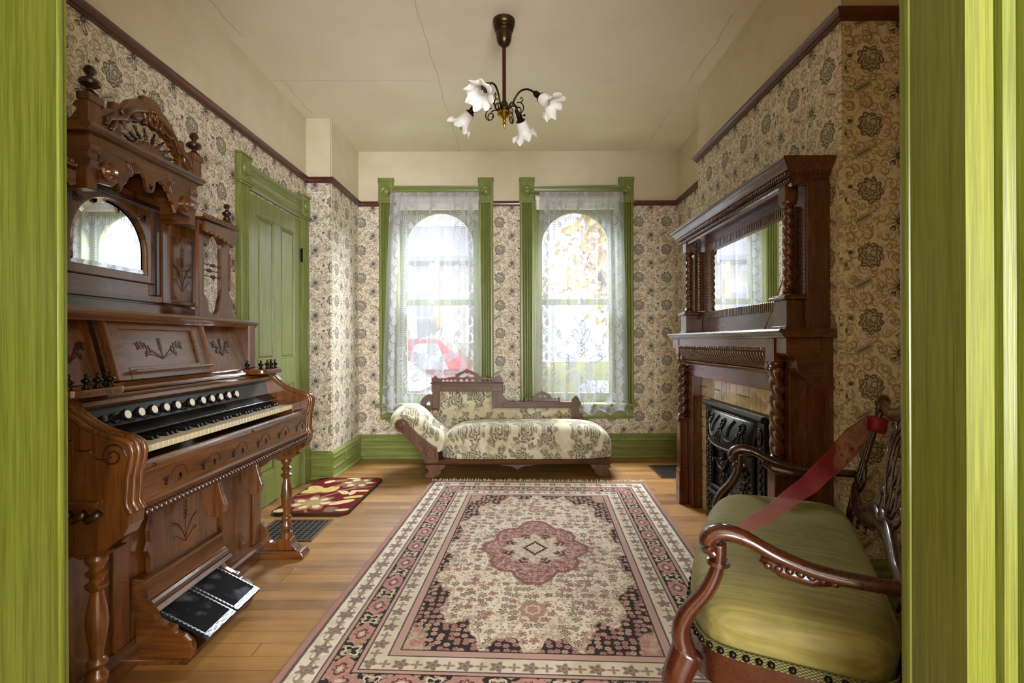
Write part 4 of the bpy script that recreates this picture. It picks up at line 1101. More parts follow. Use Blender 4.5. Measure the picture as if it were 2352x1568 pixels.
for fl in (0, 1):
    g = (lambda y: y) if not fl else sy
    cy = g(2.207); a, b = cy-0.055, cy+0.055
    m = MB(MO).box(1.135, XU, a, b, 1.152, 1.270).box(1.128, XU, a-0.007, b+0.007, 1.146, 1.160)
    m.build('pedestal_block', mz, MT, bevel=0.003)
    MB(MO).box(1.118, XU, a-0.014, b+0.014, 1.270, 1.284).box(1.127, XU, a-0.006, b+0.006, 1.284, 1.291).build('pedestal_cap', my, MT, bevel=0.003)
    col = MB(MO).twist((1.172, cy, 1.318), 0.345, 0.024, 2.6, 3, 0.28, 20, 72, 1 if fl else -1).build('upper_column', mz, MT, smooth=True)
    MB(MO).lathe([(0.030, 0), (0.030, 0.006), (0.022, 0.010), (0.026, 0.016), (0.018, 0.027)], (1.172, cy, 1.291), seg=20).build('column_collar', mz, col, smooth='auto')
    MB(MO).lathe([(0.016, 0), (0.022, 0.004), (0.019, 0.010), (0.026, 0.018), (0.034, 0.024), (0.034, 0.032)], (1.172, cy, 1.660), seg=20).build('column_collar', mz, col, smooth='auto')
    MB(MO).box(1.143, 1.20, cy-0.029, cy+0.029, 1.692, 1.76).build('column_block', mz, MT, bevel=0.003)
    a, b = sorted((g(2.12), g(2.142)))
    MB(MO).box(1.205, XWm, a, b, 1.146, 1.76).build('side_wing', mz, MT, bevel=0.002)
    yy = g(2.268); m = MB(MO)
    for i in range(22): m.box(XU-0.03, XU, yy-0.006, yy+0.006, 1.30+i*0.0175, 1.312+i*0.0175)
    m.box(XU-0.022, XU, yy-0.004, yy+0.004, 1.295, 1.69).build('reeded_strip', mz, MT, bevel=0.002)
a, b = sy(2.143)-0.001, sy(2.143)
MB(MO).box(1.208, 1.232, sy(2.142)-0.004, sy(2.142)+0.001, 1.30, 1.69).build('side_mirror', MIRROR, MT)
# cornice
cs = [(XWm, 1.745), (1.155, 1.745), (1.150, 1.757), (1.140, 1.760), (1.138, 1.776), (1.128, 1.780), (1.126, 1.798), (1.116, 1.802), (1.106, 1.818), (1.096, 1.828), (1.092, 1.834), (1.084, 1.838), (1.082, 1.848), (XWm, 1.848)]
rings = []
m = MB(MO)
for yend, sg in ((2.072, 1), (3.617, -1)):
    rings.append([m._v((x, yend+sg*(x-1.082)*1.0 if x < 1.2 else yend+sg*(1.155-1.082)*(1 if z < 1.80 else 0), z)) for x, z in cs])
k = len(cs)
for j in range(k): m.bm.faces.new([rings[0][j], rings[0][(j+1) % k], rings[1][(j+1) % k], rings[1][j]])
m.bm.faces.new(rings[0][::-1]); m.bm.faces.new(rings[1])
m.box(1.16, XWm-0.001, 2.13, 3.56, 1.747, 1.846)
m.build('cornice', my, MT, smooth='auto')
m = MB(MO)
for i in range(78):
    y = 2.12+(3.57-2.12)*(i+0.5)/78
    m.box(1.116, 1.13, y-0.0055, y+0.0055, 1.782, 1.797)
    m.box(1.130, 1.142, y-0.0075, y+0.004, 1.762, 1.773)
for i in range(8):
    x = 1.145+0.15*(i+0.5)/8; m.box(x-0.006, x+0.006, 2.105, 2.125, 1.782, 1.797)
m.build('dentil_band', my, MT, bevel=0.001)
# tiles
def tile_mat():
    m, b = newmat('cream_glazed_tile'); x, y, z = sep(position())
    r, g_, bb = sep_col(voronoi2(vec(y, z), 9.0).outputs['Color']); n = noise(position(), 30, 3)
    put(b, 'Base Color', mixc(scol(178, 158, 116), scol(222, 206, 166), sst(r*0.4+n*0.6, 0.25, 0.75))); put(b, 'Roughness', 0.14); put(b, 'Coat Weight', 0.6)
    bump(b, noise(position(), 60, 2), 0.25, 0.004); return m
TILE = tile_mat(); GROUT = plain('tile_grout', scol(110, 88, 50), 0.8)
MB(MO).box(1.217, XWm, 2.328, sy(2.328), 0, 0.868).build('tile_backing', GROUT, MT)
m = MB(MO)
def tl(y0, y1, z0, z1, h=0.006): 
    e = 0.004; m.hexa([(1.217, y0+0.001, z0+0.001), (1.217, y1-0.001, z0+0.001), (1.217, y1-0.001, z1-0.001), (1.217, y0+0.001, z1-0.001)], [(1.217-h, y0+e, z0+e), (1.217-h, y1-e, z0+e), (1.217-h, y1-e, z1-e), (1.217-h, y0+e, z1-e)])
ws = [0.10, 0.055, 0.045, 0.10, 0.03, 0.06, 0.05, 0.05, 0.035, 0.15, 0.075, 0.05, 0.05, 0.10, 0.03, 0.03]; tot = sum(ws); y = sy(2.328)
for w in ws:
    w2 = w/tot*1.034
    if w >= 0.10: tl(y-w2, y, 0.735, 0.80); tl(y-w2, y, 0.80, 0.866)
    else: tl(y-w2, y, 0.735, 0.866, 0.009 if w < 0.045 else 0.006)
    y -= w2
for (a, b) in ((2.33, 2.46), (3.23, 3.36)):
    z = 0.0
    for h in (0.05, 0.10, 0.05, 0.09, 0.09, 0.16, 0.06, 0.135):
        if h > 0.13: tl(a, a+0.05, z, z+h); tl(a+0.05, a+0.075, z, z+h, 0.009); tl(a+0.075, b, z, z+h)
        else: tl(a, b, z, z+h)
        z += h
m.build('tile', TILE, MT)['kind'] = 'stuff'

# ------------------------------------------------------------------ cast-iron insert
IN = thing('fireplace_insert', 'ornate black cast iron fireplace insert with embossed hood and front', 'fireplace insert', (1.2, MCY, 0)); IO = IN.location
I0, I1 = 2.464, 3.226
def relief_mat():
    m, b = newmat('embossed_iron'); x, y, z = sep(position())
    lx, ly, r, g_ = cells(y, z, 26.0, 0.8)
    d = hyp(lx, ly); th = eatan2(ly, lx)
    fl = sst(d, 0.42, 0.1)*(0.6+0.4*ecos(th*5+r*6)); n = noise(position(), 60, 3)
    put(b, 'Base Color', mixc(scol(20, 19, 18), scol(66, 58, 48), sst(fl+n*0.3, 0.35, 0.8))); put(b, 'Roughness', 0.34); put(b, 'Metallic', 0.6)
    bump(b, fl+n*0.3, 0.9, 0.012); return m
REL = relief_mat()
XI = 1.205
m = MB(IO).box(XI-0.016, 1.212, I0, I0+0.075, 0, 0.70).box(XI-0.016, 1.212, I1-0.075, I1, 0, 0.70).box(XI-0.016, 1.212, I0, I1, 0.70, 0.722)
m.build('outer_frame', IRON, IN, bevel=0.003)
for y in (I0+0.04, I1-0.04):
    m = MB(IO)
    for i in range(26): m.sphere((XI-0.017, y+0.008*((i % 2)*2-1), 0.06+i*0.021), 0.013, (0.7, 1, 1), 7, 5)
    m.build('side_ornament', IRON_HI, IN, smooth=True)
MB(IO).prism([(XI-0.016, 0.695), (XI-0.032, 0.70), (XI-0.036, 0.712), (XI-0.03, 0.728), (XI-0.01, 0.730), (XI, 0.722)], 'xz', I0-0.004, I1+0.004).build('top_moulding', IRON, IN, smooth='auto')
h0, h1 = I0+0.085, I1-0.085
def hood(u, v):
    y = h0+(h1-h0)*u; e = sin(pi*u)**0.6
    z = 0.69-0.16*v-0.022*e*v; bul = 0.012+0.07*sin(pi*min(v*0.62, 1))*e+0.01*e
    return (XI-bul, y, z)
hd = MB(IO).grid(hood, 28, 12).build('hood', IRON, IN, smooth=True, solid=0.006)
m = MB(IO).tube([hood(i/28, 1.0) for i in range(29)], 0.008, 7).tube([hood(i/28, 0.02) for i in range(29)], 0.006, 7); m.build('hood_lip', IRON_HI, hd, smooth=True)
m = MB(IO)
def onh(u, v, h=0.004): p = hood(u, v); return (p[0]-h, p[1], p[2])
for c in (0.16, 0.5, 0.84):                 # flower sprays and swags on the hood
    for k in range(9):
        a = k*0.7; m.sphere(onh(c+0.045*cos(a)*(0.4+0.07*k), 0.32+0.2*sin(a)*(0.4+0.05*k)), 0.011, seg=7, rings=5)
    for k in range(3): m.tube([onh(c+(k-1)*0.03, 0.45), onh(c+(k-1)*0.055, 0.65), onh(c+(k-1)*0.05, 0.85)], [0.006, 0.004, 0.002], 6)
for c in (0.33, 0.67):
    m.tube(smooth_pts([onh(c-0.015, 0.12), onh(c+0.012, 0.35), onh(c-0.005, 0.6)], 5), 0.010, 7)
    m.tube(smooth_pts([onh(c-0.16, 0.5), onh(c-0.06, 0.72), onh(c+0.05, 0.66), onh(c+0.15, 0.45)], 5), 0.005, 6)
m.build('hood_relief', IRON, hd, smooth=True)
for y in (I0+0.042, I1-0.042):
    m = MB(IO)
    for t in range(3): m.tube([(XI-0.02, y+(0.028-0.008*t)*cos(a*0.5)*(1-a/30), 0.62+(0.05-0.012*t)*sin(a*0.5)*(1-a/30)) for a in range(18)], 0.004, 5)
    m.build('corner_scroll', IRON_HI, IN, smooth=True)
# summer front
F0, F1 = h0+0.01, h1-0.01
m = MB(IO).box(XI-0.004, XI+0.006, F0, F1, 0.215, 0.51); sf = m.build('front_panel', REL, IN)
m = MB(IO)
for (y0, y1, z0, z1) in ((F0, F1, 0.488, 0.516), (F0, F1, 0.212, 0.238), (F0, F0+0.028, 0.238, 0.488), (F1-0.028, F1, 0.238, 0.488)): m.box(XI-0.026, XI, y0, y1, z0, z1)
m.build('front_border', IRON, sf, bevel=0.006)
m = MB(IO)
for i in range(34):
    y = F0+0.01+(F1-F0-0.02)*i/33
    for z in (0.502, 0.225): m.sphere((XI-0.026, y, z), 0.0105, (0.8, 0.8, 1), 7, 5)
for i in range(13):
    for y in (F0+0.014, F1-0.014): m.sphere((XI-0.026, y, 0.245+i*0.02), 0.0095, seg=7, rings=5)
m.build('rope_border', IRON_HI, sf, smooth=True)
m = MB(IO)
for c in (MCY-0.13, MCY+0.13):
    for k in range(14):
        a = k*2.4; rr = 0.012+0.006*k
        m.sphere((XI-0.012, c+rr*cos(a)*0.8, 0.375+rr*sin(a)*1.1), 0.016-0.0005*k, (0.8, 1, 1), 7, 5)
    m.tube(smooth_pts([(XI-0.01, c, 0.44), (XI-0.014, c+0.02, 0.37), (XI-0.012, c-0.01, 0.30), (XI-0.008, c+0.01, 0.255)], 5), 0.005, 6)
m.tube(smooth_pts([(XI-0.012, MCY-0.24, 0.40), (XI-0.016, MCY-0.13, 0.35), (XI-0.016, MCY, 0.45), (XI-0.016, MCY+0.13, 0.35), (XI-0.012, MCY+0.24, 0.40)], 6), 0.006, 6)
m.build('flower_relief', IRON_HI, sf, smooth=True)
MB(IO).lathe([(0.006, 0), (0.006, 0.012), (0.013, 0.02), (0.013, 0.026), (0, 0.032)], (XI-0.004, F1-0.055, 0.385), (-1, 0, 0), 12).build('knob', IRON_HI, sf, smooth=True)
MB(IO).lathe([(0.006, 0), (0.006, 0.012), (0.013, 0.02), (0.013, 0.026), (0, 0.032)], (XI-0.004, F0+0.055, 0.385), (-1, 0, 0), 12).build('knob', IRON_HI, sf, smooth=True)
MB(IO).prism([(XI, 0.212), (XI-0.035, 0.205), (XI-0.042, 0.195), (XI-0.035, 0.182), (XI, 0.178)], 'xz', F0, F1).build('grate_rail', IRON, IN, smooth='auto')
m = MB(IO)
for i in range(26):
    y = F0+0.012+(F1-F0-0.024)*i/25; m.lathe([(0.004, 0), (0.005, 0.05), (0.007, 0.055), (0.004, 0.06), (0.004, 0.115)], (XI-0.022, y, 0.065), seg=7)
m.box(XI-0.028, XI-0.016, F0, F1, 0.055, 0.068).box(XI-0.026, XI-0.018, F0, F1, 0.115, 0.123)
m.build('grate_bar', IRON, IN)
MB(IO).box(XI-0.002, XI+0.006, F0, F1, 0.0, 0.19).build('grate_back', BLACK, IN)
MB(IO).box(XI-0.03, XI, F0, F1, 0.0, 0.055).build('ash_panel', REL, IN, bevel=0.003)

# pale stick leaning on the overmantel
st = MB((0, 0, 0)).tube([(1.135, 2.345, 1.150), (1.237, 2.30, 1.478)], [0.0042, 0.0034], 8).build('wooden_stick', plain('bare_stick', scol(176, 150, 112), 0.6), smooth=True)
tag(st, 'thin pale wooden stick leaning against the overmantel mirror on the mantel shelf', 'stick')
# ------------------------------------------------------------------ fainting couch under the windows
def tapestry_mat():
    m, b = newmat('floral_tapestry'); x, y, z = sep(position())
    u, v = x, z-y*0.9
    wv = noise(vec(u, v), 9, 3, 0.6)-0.5; wv2 = noise(vec(u+4, v+9), 9, 3, 0.6)-0.5
    u2, v2 = u+wv*0.06, v+wv2*0.06
    fine = noise(vec(u, v), 34, 3, 0.6, 0.8); veins = sst(esin(fine*38), -0.1, 0.6)
    lx, ly, r, g = cells(u2, v2, 5.0, 0.6)
    d = hyp(lx, ly); th = eatan2(ly, lx)+r*6.28
    pet = 0.31+0.035*ecos(th*7)+0.03*ecos(th*3)
    inb = sst(d-pet, 0.015, -0.015)
    rings = sst(esin(d*46+ecos(th*5+d*9)*2.2), -0.25, 0.45)
    flower = inb*(0.30+rings*0.62)
    lf = sst(ecos(th*4.0+1.0), 0.0, 0.35)*sst(d, 0.56, 0.50)*sst(d, 0.28, 0.33)
    rib = sst(eabs(esin(th*2.0+0.5)), 0.05, 0.16)
    leaves = lf*(0.50+0.45*veins)*(0.55+0.45*rib)
    kx, ky, r2, g2 = cells(u2+3.1, v2+1.7, 10.0, 0.9)
    d2 = hyp(kx, ky); th2 = eatan2(ky, kx)+r2*6.28
    small = sst(d2-0.26-0.08*ecos(th2*4), 0.04, -0.04)*(0.2+0.5*sst(esin(d2*36+th2*3), 0, 0.6))*egt(g2, 0.12)
    tone = emax(emax(flower, leaves), small*0.8)
    bgn = noise(vec(u, v), 3.2, 2); wash = sst(noise(vec(u2+7, v2), 8.0, 3), 0.46, 0.6)
    base = mixc(scol(204, 197, 172), scol(186, 178, 144), sst(bgn, 0.42, 0.62))
    base = mixc(base, scol(172, 164, 128), wash*0.5)
    ink = mixc(scol(96, 80, 66), scol(80, 71, 56), g)
    c = mixc(base, ink, tone)
    weave = esin(u*1500)*esin((v+y)*1500)
    put(b, 'Base Color', c); put(b, 'Roughness', 0.85); put(b, 'Sheen Weight', 0.25)
    bump(b, weave*0.3+tone*0.4, 0.12, 0.002); return m
TAP = tapestry_mat()
FC_ = thing('fainting_couch', 'carved oak fainting couch in floral tapestry below the two windows', 'couch', (-0.05, 4.38, 0)); KO = FC_.location
kz, kx_ = wood('oak', 'z'), wood('oak', 'x'); CF, CB = 4.13, 4.66
# base rail
sec = [(CF, 0.105), (CF-0.012, 0.11), (CF-0.016, 0.122), (CF-0.008, 0.132), (CF-0.012, 0.145), (CF, 0.15), (CF+0.03, 0.15), (CF+0.03, 0.105)]
MB(KO).prism([(y, z) for y, z in sec], 'yz', -0.745, 0.745).build('front_rail', kx_, FC_, smooth='auto')
MB(KO).box(-0.70, 0.76, CB-0.02, CB+0.01, 0.105, 0.16).build('back_rail', kx_, FC_)
MB(KO).box(0.735, 0.765, CF, CB, 0.105, 0.15).build('end_rail', wood('oak', 'y'), FC_, bevel=0.01)
dr = [(-0.16, 0.106), (-0.10, 0.094), (-0.06, 0.092), (-0.035, 0.082), (-0.012, 0.072), (0, 0.06), (0.012, 0.072), (0.035, 0.082), (0.06, 0.092), (0.10, 0.094), (0.16, 0.106)]
MB(KO).prism([(p[0]-0.0, p[1]) for p in dr], 'xz', CF-0.008, CF+0.008).build('apron_drop', kx_, FC_, bevel=0.002)
def foot(x, sg, y):
    P = [(0, 0.106), (-0.01, 0.085), (0.012, 0.07), (0.02, 0.05), (-0.002, 0.035), (-0.014, 0.02), (-0.008, 0.002), (0.03, 0.0), (0.065, 0.0), (0.085, 0.012), (0.10, 0.018), (0.125, 0.04), (0.12, 0.062), (0.145, 0.075), (0.16, 0.106)]
    return MB(KO).prism([(x+sg*p[0], p[1]) for p in P], 'xz', y-0.022, y+0.022).build('leg', kz, FC_, bevel=0.004)
for y in (CF+0.012, CB-0.02): foot(-0.735, 1, y); foot(0.745, -1, y)
# seat cushion
def seat(u, v):
    a = 2*pi*u
    x0, x1 = -0.63, 0.79
    e = 0.16
    n_ = 5.0
    ca, sa = cos(a), sin(a)
    px_ = abs(ca)**(2/n_)*(1 if ca > 0 else -1); py_ = abs(sa)**(2/n_)*(1 if sa > 0 else -1)
    t = v
    k = cos(t*pi/2)**0.32 if t < 1 else 0
    zt = 0.152+0.262*(sin(t*pi/2))**0.62
    if t < 0.02: k = 0.985
    return ((x0+x1)/2+px_*(x1-x0)/2*k, (CF+CB-0.02)/2+py_*(CB-0.02-CF+0.03)/2*k, zt)
MB(KO).grid(seat, 96, 20, closed_u=True).build('seat', TAP, FC_, smooth=True)
pts = [seat(i/96, 0.01) for i in range(96)]; pts.append(pts[0])
MB(KO).tube([(p[0], p[1], 0.156) for p in pts], 0.006, 6).build('seat_piping', TAP, FC_, smooth=True)
# head roll
prof = smooth_pts([(-0.60, 0, 0.22), (-0.625, 0, 0.295), (-0.70, 0, 0.365), (-0.78, 0, 0.435), (-0.85, 0, 0.492), (-0.905, 0, 0.512), (-0.965, 0, 0.50), (-1.003, 0, 0.455), (-0.998, 0, 0.405), (-0.96, 0, 0.37), (-0.90, 0, 0.34), (-0.82, 0, 0.27), (-0.76, 0, 0.17)], 4)
def head(u, v):
    f = u*(len(prof)-1); i = min(int(f), len(prof)-2); t = f-i
    p = Vector(prof[i]).lerp(Vector(prof[i+1]), t)
    T = (Vector(prof[i+1])-Vector(prof[i])).normalized(); N = Vector((-T.z, 0, T.x))*-1
    if N.z < 0 and u < 0.5: N = -N
    w = sin(pi*min(max(v, 0.0), 1.0))
    bul = 0.055*w**0.5*(1 if u < 0.62 else max(0, 1-(u-0.62)*5))
    for (tu, tv) in ((0.20, 0.28), (0.20, 0.72), (0.36, 0.5), (0.36, 0.08), (0.36, 0.92)):
        bul -= 0.03*math.exp(-(((u-tu)/0.05)**2+((v-tv)/0.10)**2))
    c = Vector((-0.86, 0, 0.36)); out = (p-c); N = N if N.dot(out) > 0 else -N
    p = p+N*bul
    return (p.x, CF-0.006+(CB-0.03-CF)*v, p.z)
hb = MB(KO).grid(head, 60, 24).build('headrest', TAP, FC_, smooth=True)
for (tu, tv) in ((0.20, 0.28), (0.20, 0.72), (0.36, 0.5)):
    MB(KO).sphere(Vector(head(tu, tv)), 0.011, (1, 1, 0.7), 10, 6).build('tuft_button', TAP, hb, smooth=True)
for y in (CF-0.012, CB-0.045):
    side = [(p[0], p[2]) for p in prof]
    MB(KO).prism(side, 'xz', y+0.004, y+0.02).build('headrest_side', TAP, FC_)
    L = [(-0.985, 0.425), (-0.978, 0.40), (-0.955, 0.378), (-0.915, 0.355), (-0.86, 0.305), (-0.81, 0.24), (-0.77, 0.18), (-0.742, 0.12)]
    Rr = [(-0.63, 0.125), (-0.632, 0.19), (-0.65, 0.24), (-0.70, 0.28), (-0.79, 0.352), (-0.855, 0.415), (-0.885, 0.455), (-0.905, 0.474)]
    top = arc(-0.935, 0.427, 0.05, 60, 180, 8)
    sd = MB(KO).prism(L+Rr+top[:-1], 'xz', y-0.008, y+0.006).build('scroll_side', kz, FC_, bevel=0.004)
    if y < 4.4:
        m = MB(KO).lathe([(0.034, 0), (0.034, 0.004), (0.026, 0.007), (0.022, 0.003), (0.014, 0.003), (0.012, 0.007), (0, 0.008)], (-0.935, y-0.007, 0.427), (0, -1, 0), 20)
        m.build('scroll_rosette', kz, sd, smooth='auto')
        lm = MB(KO)
        for q in ([(-0.70, 0.16), (-0.66, 0.165), (-0.66, 0.22), (-0.70, 0.255), (-0.735, 0.20), (-0.70, 0.16)], [(-0.76, 0.29), (-0.72, 0.265), (-0.755, 0.22), (-0.80, 0.27), (-0.76, 0.29)]):
            lm.tube([(a, y-0.008, b) for a, b in q], 0.002, 5)
        lm.build('incised_line', CARVE, sd)
# back: frame, upholstered panels
yf, yb_ = CB-0.03, CB+0.005
def bprism(pts, name, mat, par=FC_, y0=yf, y1=yb_, bev=0.003, holes=()): return MB(KO).prism(pts, 'xz', y0, y1, holes).build(name, mat, par, bevel=bev)
bprism([(-0.766, 0.30), (-0.70, 0.30), (-0.70, 0.714), (-0.766, 0.714)], 'tall_post', kz)
bprism([(-0.222, 0.30), (-0.14, 0.30), (-0.135, 0.66), (-0.135, 0.714), (-0.222, 0.714)], 'tall_post', kz)
bprism([(-0.772, 0.645), (-0.128, 0.645), (-0.128, 0.715), (-0.772, 0.715)], 'top_rail', kx_, bev=0.002, y0=yf-0.004, y1=yb_-0.002)
MB(KO).box(-0.782, -0.12, yf-0.012, yb_, 0.715, 0.728).build('cap_moulding', kx_, FC_, bevel=0.004)
MB(KO).box(-0.69, -0.23, yf-0.006, yf+0.002, 0.658, 0.702).build('rail_panel', kx_, FC_, bevel=0.003)
for x in (-0.738, -0.168):
    P = [(x-0.034, 0.728), (x+0.034, 0.728), (x+0.034, 0.742), (x+0.04, 0.748), (x+0.034, 0.755), (x+0.038, 0.764), (x+0.03, 0.77), (x+0.014, 0.776), (x, 0.795), (x-0.014, 0.776), (x-0.03, 0.77), (x-0.038, 0.764), (x-0.034, 0.755), (x-0.04, 0.748), (x-0.034, 0.742)]
    bprism(P, 'post_finial', kz, bev=0.001)
xc = -0.452
cr = [(-0.70, 0.728), (-0.70, 0.765), (-0.63, 0.768), (-0.625, 0.775), (-0.59, 0.778), (-0.555, 0.782), (-0.558, 0.80), (-0.545, 0.805), (xc, 0.848), (-0.36, 0.805), (-0.345, 0.80), (-0.348, 0.782), (-0.315, 0.778), (-0.28, 0.775), (-0.275, 0.768), (-0.205, 0.765), (-0.205, 0.728)]
hs_ = [[(-0.53, 0.775), (-0.515, 0.79), (xc-0.02, 0.815), (xc, 0.808), (xc+0.02, 0.815), (-0.39, 0.79), (-0.375, 0.775), (xc+0.03, 0.772), (xc, 0.785), (xc-0.03, 0.772)]]
for i in range(4):
    a = -0.68+0.036*i; hs_.append([(a, 0.737), (a+0.028, 0.737), (a+0.028, 0.748), (a+0.014, 0.755), (a, 0.748)])
    a = -0.352+0.036*i; hs_.append([(a, 0.737), (a+0.028, 0.737), (a+0.028, 0.748), (a+0.014, 0.755), (a, 0.748)])
for i in range(3):
    a = -0.525+0.052*i; hs_.append([(a, 0.735), (a+0.04, 0.735), (a+0.034, 0.752), (a+0.02, 0.76), (a+0.006, 0.752)])
bprism(cr, 'crest', kx_, y0=yf+0.004, y1=yf+0.022, bev=0.0, holes=hs_)
# left bracket arch
P = [(-0.766, 0.62)]+[(-0.766-0.115*sin(radians(a)), 0.505+0.12*cos(radians(a))+(0.004 if k % 2 else 0)) for k, a in enumerate(range(10, 91, 8))]+[(-0.885, 0.49), (-0.766, 0.45)]
bprism(P, 'scroll_bracket', kx_, bev=0.002, holes=[[(-0.785, 0.52), (-0.785, 0.562), (-0.81, 0.556), (-0.828, 0.52)]])
MB(KO).sphere((-0.745, yf, 0.47), 0.03, (1, 0.5, 1), 14, 8).build('post_boss', kz, FC_, smooth=True)
# step down and low rail
st_ = [(-0.14, 0.66)]+[(-0.14+0.10*(1-cos(radians(a))), 0.66-0.11*sin(radians(a))) for a in range(10, 91, 10)]+[(-0.14, 0.54)]
bprism(st_, 'step_bracket', kz, bev=0.002)
bprism([(-0.145, 0.495), (0.50, 0.495), (0.50, 0.550), (-0.145, 0.550)], 'low_rail', kx_, bev=0.002, y0=yf-0.003, y1=yb_-0.002)
MB(KO).box(-0.13, 0.48, yf-0.006, yf+0.002, 0.503, 0.532).build('rail_panel', kx_, FC_, bevel=0.003)
P = [(0.494, 0.30), (0.494, 0.56), (0.50, 0.565), (0.50, 0.578), (0.533, 0.608), (0.562, 0.578), (0.562, 0.565), (0.572, 0.548), (0.585, 0.535), (0.572, 0.515), (0.562, 0.50), (0.562, 0.44), (0.575, 0.42), (0.60, 0.395), (0.62, 0.37), (0.62, 0.30)]
bprism(P, 'end_post', kz, bev=0.003)
c2 = 0.232
cr = [(0.075, 0.552), (0.075, 0.585), (0.088, 0.592), (0.10, 0.58), (0.15, 0.582), (0.155, 0.60), (0.165, 0.604), (0.17, 0.615), (c2-0.02, 0.636), (c2, 0.646), (c2+0.02, 0.636), (0.295, 0.615), (0.30, 0.604), (0.31, 0.60), (0.315, 0.582), (0.365, 0.58), (0.377, 0.592), (0.39, 0.585), (0.39, 0.552)]
hs_ = [[(a, 0.560), (a+0.026, 0.560), (a+0.026, 0.566), (a+0.013, 0.573), (a, 0.566)] for a in (0.09, 0.122, 0.155, 0.188, 0.25, 0.283, 0.316, 0.348)]
hs_ += [[(0.185, 0.59), (0.225, 0.583), (0.225, 0.61), (c2-0.02, 0.618)], [(0.24, 0.583), (0.28, 0.59), (c2+0.02, 0.618), (0.24, 0.61)]]
bprism(cr, 'small_crest', kx_, y0=yf+0.004, y1=yf+0.022, bev=0.0, holes=hs_)
MB(KO).box(0.06, 0.405, yf-0.006, yb_, 0.546, 0.555).build('small_crest_moulding', kx_, FC_, bevel=0.003)
def pad(x0, x1, z0, z1, name):
    def f(u, v):
        e = min(1, 12*min(u, 1-u))*min(1, 8*(1-v)); return (x0+(x1-x0)*u, yf+0.004-0.028*e**0.5, z0+(z1-z0)*v)
    return MB(KO).grid(f, 40, 20).build(name, TAP, FC_, smooth=True)
pad(-0.70, -0.222, 0.30, 0.645, 'tall_pad'); pad(-0.225, 0.495, 0.30, 0.497, 'low_pad'); pad(-0.86, -0.695, 0.30, 0.482, 'head_pad')
MB(KO).box(-0.86, 0.60, yb_-0.02, yb_+0.004, 0.16, 0.45).build('back_board', kx_, FC_)
# ------------------------------------------------------------------ green velvet settee in the foreground (local +y is its front)
def velvet_mat():
    m, b = newmat('green_velvet'); x, y, z = sep(coords())
    n = noise(vec(x*90, y*3, z*30), 1.0, 3, 0.6); w = noise(vec(x*5, y*5, z*5), 1.0, 3, 0.6)
    f = sst(n*0.55+w*0.45, 0.3, 0.72)
    put(b, 'Base Color', mixc(scol(92, 86, 38), scol(136, 128, 70), f)); put(b, 'Roughness', 0.7)
    put(b, 'Sheen Weight', 0.35); put(b, 'Sheen Roughness', 0.35); put(b, 'Sheen Tint', (*scol(190, 190, 130), 1))
    bump(b, n, 0.25, 0.002); return m
VEL = velvet_mat(); chz, chx = wood('chair', 'z'), wood('chair', 'x')
CHR = thing('settee', 'open-arm settee with olive green velvet seat and carved mahogany frame', 'settee', (0.713, 1.69, 0.009), radians(64.1))
HW = 0.52
def outline(t):
    """seat plan: t 0..1 around, square with bowed front and narrower back"""
    a = 2*pi*t; ca, sa = cos(a), sin(a); n = 6.0
    px_ = abs(ca)**(2/n)*(1 if ca > 0 else -1); py_ = abs(sa)**(2/n)*(1 if sa > 0 else -1)
    yy = -0.152+py_*0.227
    xx = px_*(0.528+0.10*(yy+0.152)*-0.25)
    if yy > -0.152: yy += 0.035*(1-px_*px_)*(yy+0.152)/0.227
    return xx, yy
def seatf(u, v):
    x, y = outline(u)
    k = 1-0.02*max(0, 1-v*8) if v < 0.125 else cos((v-0.125)/0.875*pi/2)**0.40
    z = 0.362+0.055*min(1, v/0.25)+0.055*(sin(max(0, v-0.2)/0.8*pi/2))**0.7
    z = 0.350+0.130*(sin(min(1, v*1.0)*pi/2))**0.55
    return (x*k, -0.14+(y+0.14)*k, z)
MB().grid(seatf, 96, 22, closed_u=True).build('seat', VEL, CHR, smooth=True)
# rails
P = [outline(i/96) for i in range(96)]
m = MB(); m.sweep([(p[0]*0.992, p[1]*0.992, 0.307) for p in P]+[(P[0][0]*0.992, P[0][1]*0.992, 0.307)], [(-0.012, -0.045), (0.008, -0.045), (0.010, -0.03), (0.006, 0.04), (-0.012, 0.042)])
m.build('seat_rail', chx, CHR, smooth='auto')
gm, gb = newmat('woven_gimp'); X_, Y_, Z_ = sep(coords()); put(gb, 'Base Color', mixc(scol(40, 44, 18), scol(110, 108, 58), sst(esin((X_+Y_)*520)*esin(Z_*900), -0.2, 0.4))); put(gb, 'Roughness', 0.9)
m = MB(); m.sweep([(p[0]*1.006, p[1]*1.004+0.001, 0.353) for p in P]+[(P[0][0]*1.006, P[0][1]*1.004+0.001, 0.353)], [(-0.002, -0.011), (0.003, -0.011), (0.003, 0.011), (-0.002, 0.011)])
m.build('gimp_trim', gm, CHR)
Pd = [outline(i/960) for i in range(960)]; acc = 0.0; nails = []
for p, q in zip(Pd, Pd[1:]+Pd[:1]):
    acc += (Vector(q)-Vector(p)).length
    if acc > 0.0275 and (p[1] > -0.33): nails.append(p); acc = 0
NAIL = plain('dark_nail', scol(30, 26, 16), 0.3, 0.8)
nproto = MB().sphere((0, 0, 0), 0.0085, (1, 1, 1), 10, 7).build('upholstery_nail', NAIL, CHR, smooth=True)
for i, p in enumerate(nails[:100]):
    k = nproto if i == 0 else dup(nproto, parent=CHR); k.location = (p[0]*1.013, p[1]*1.008+0.004, 0.353)
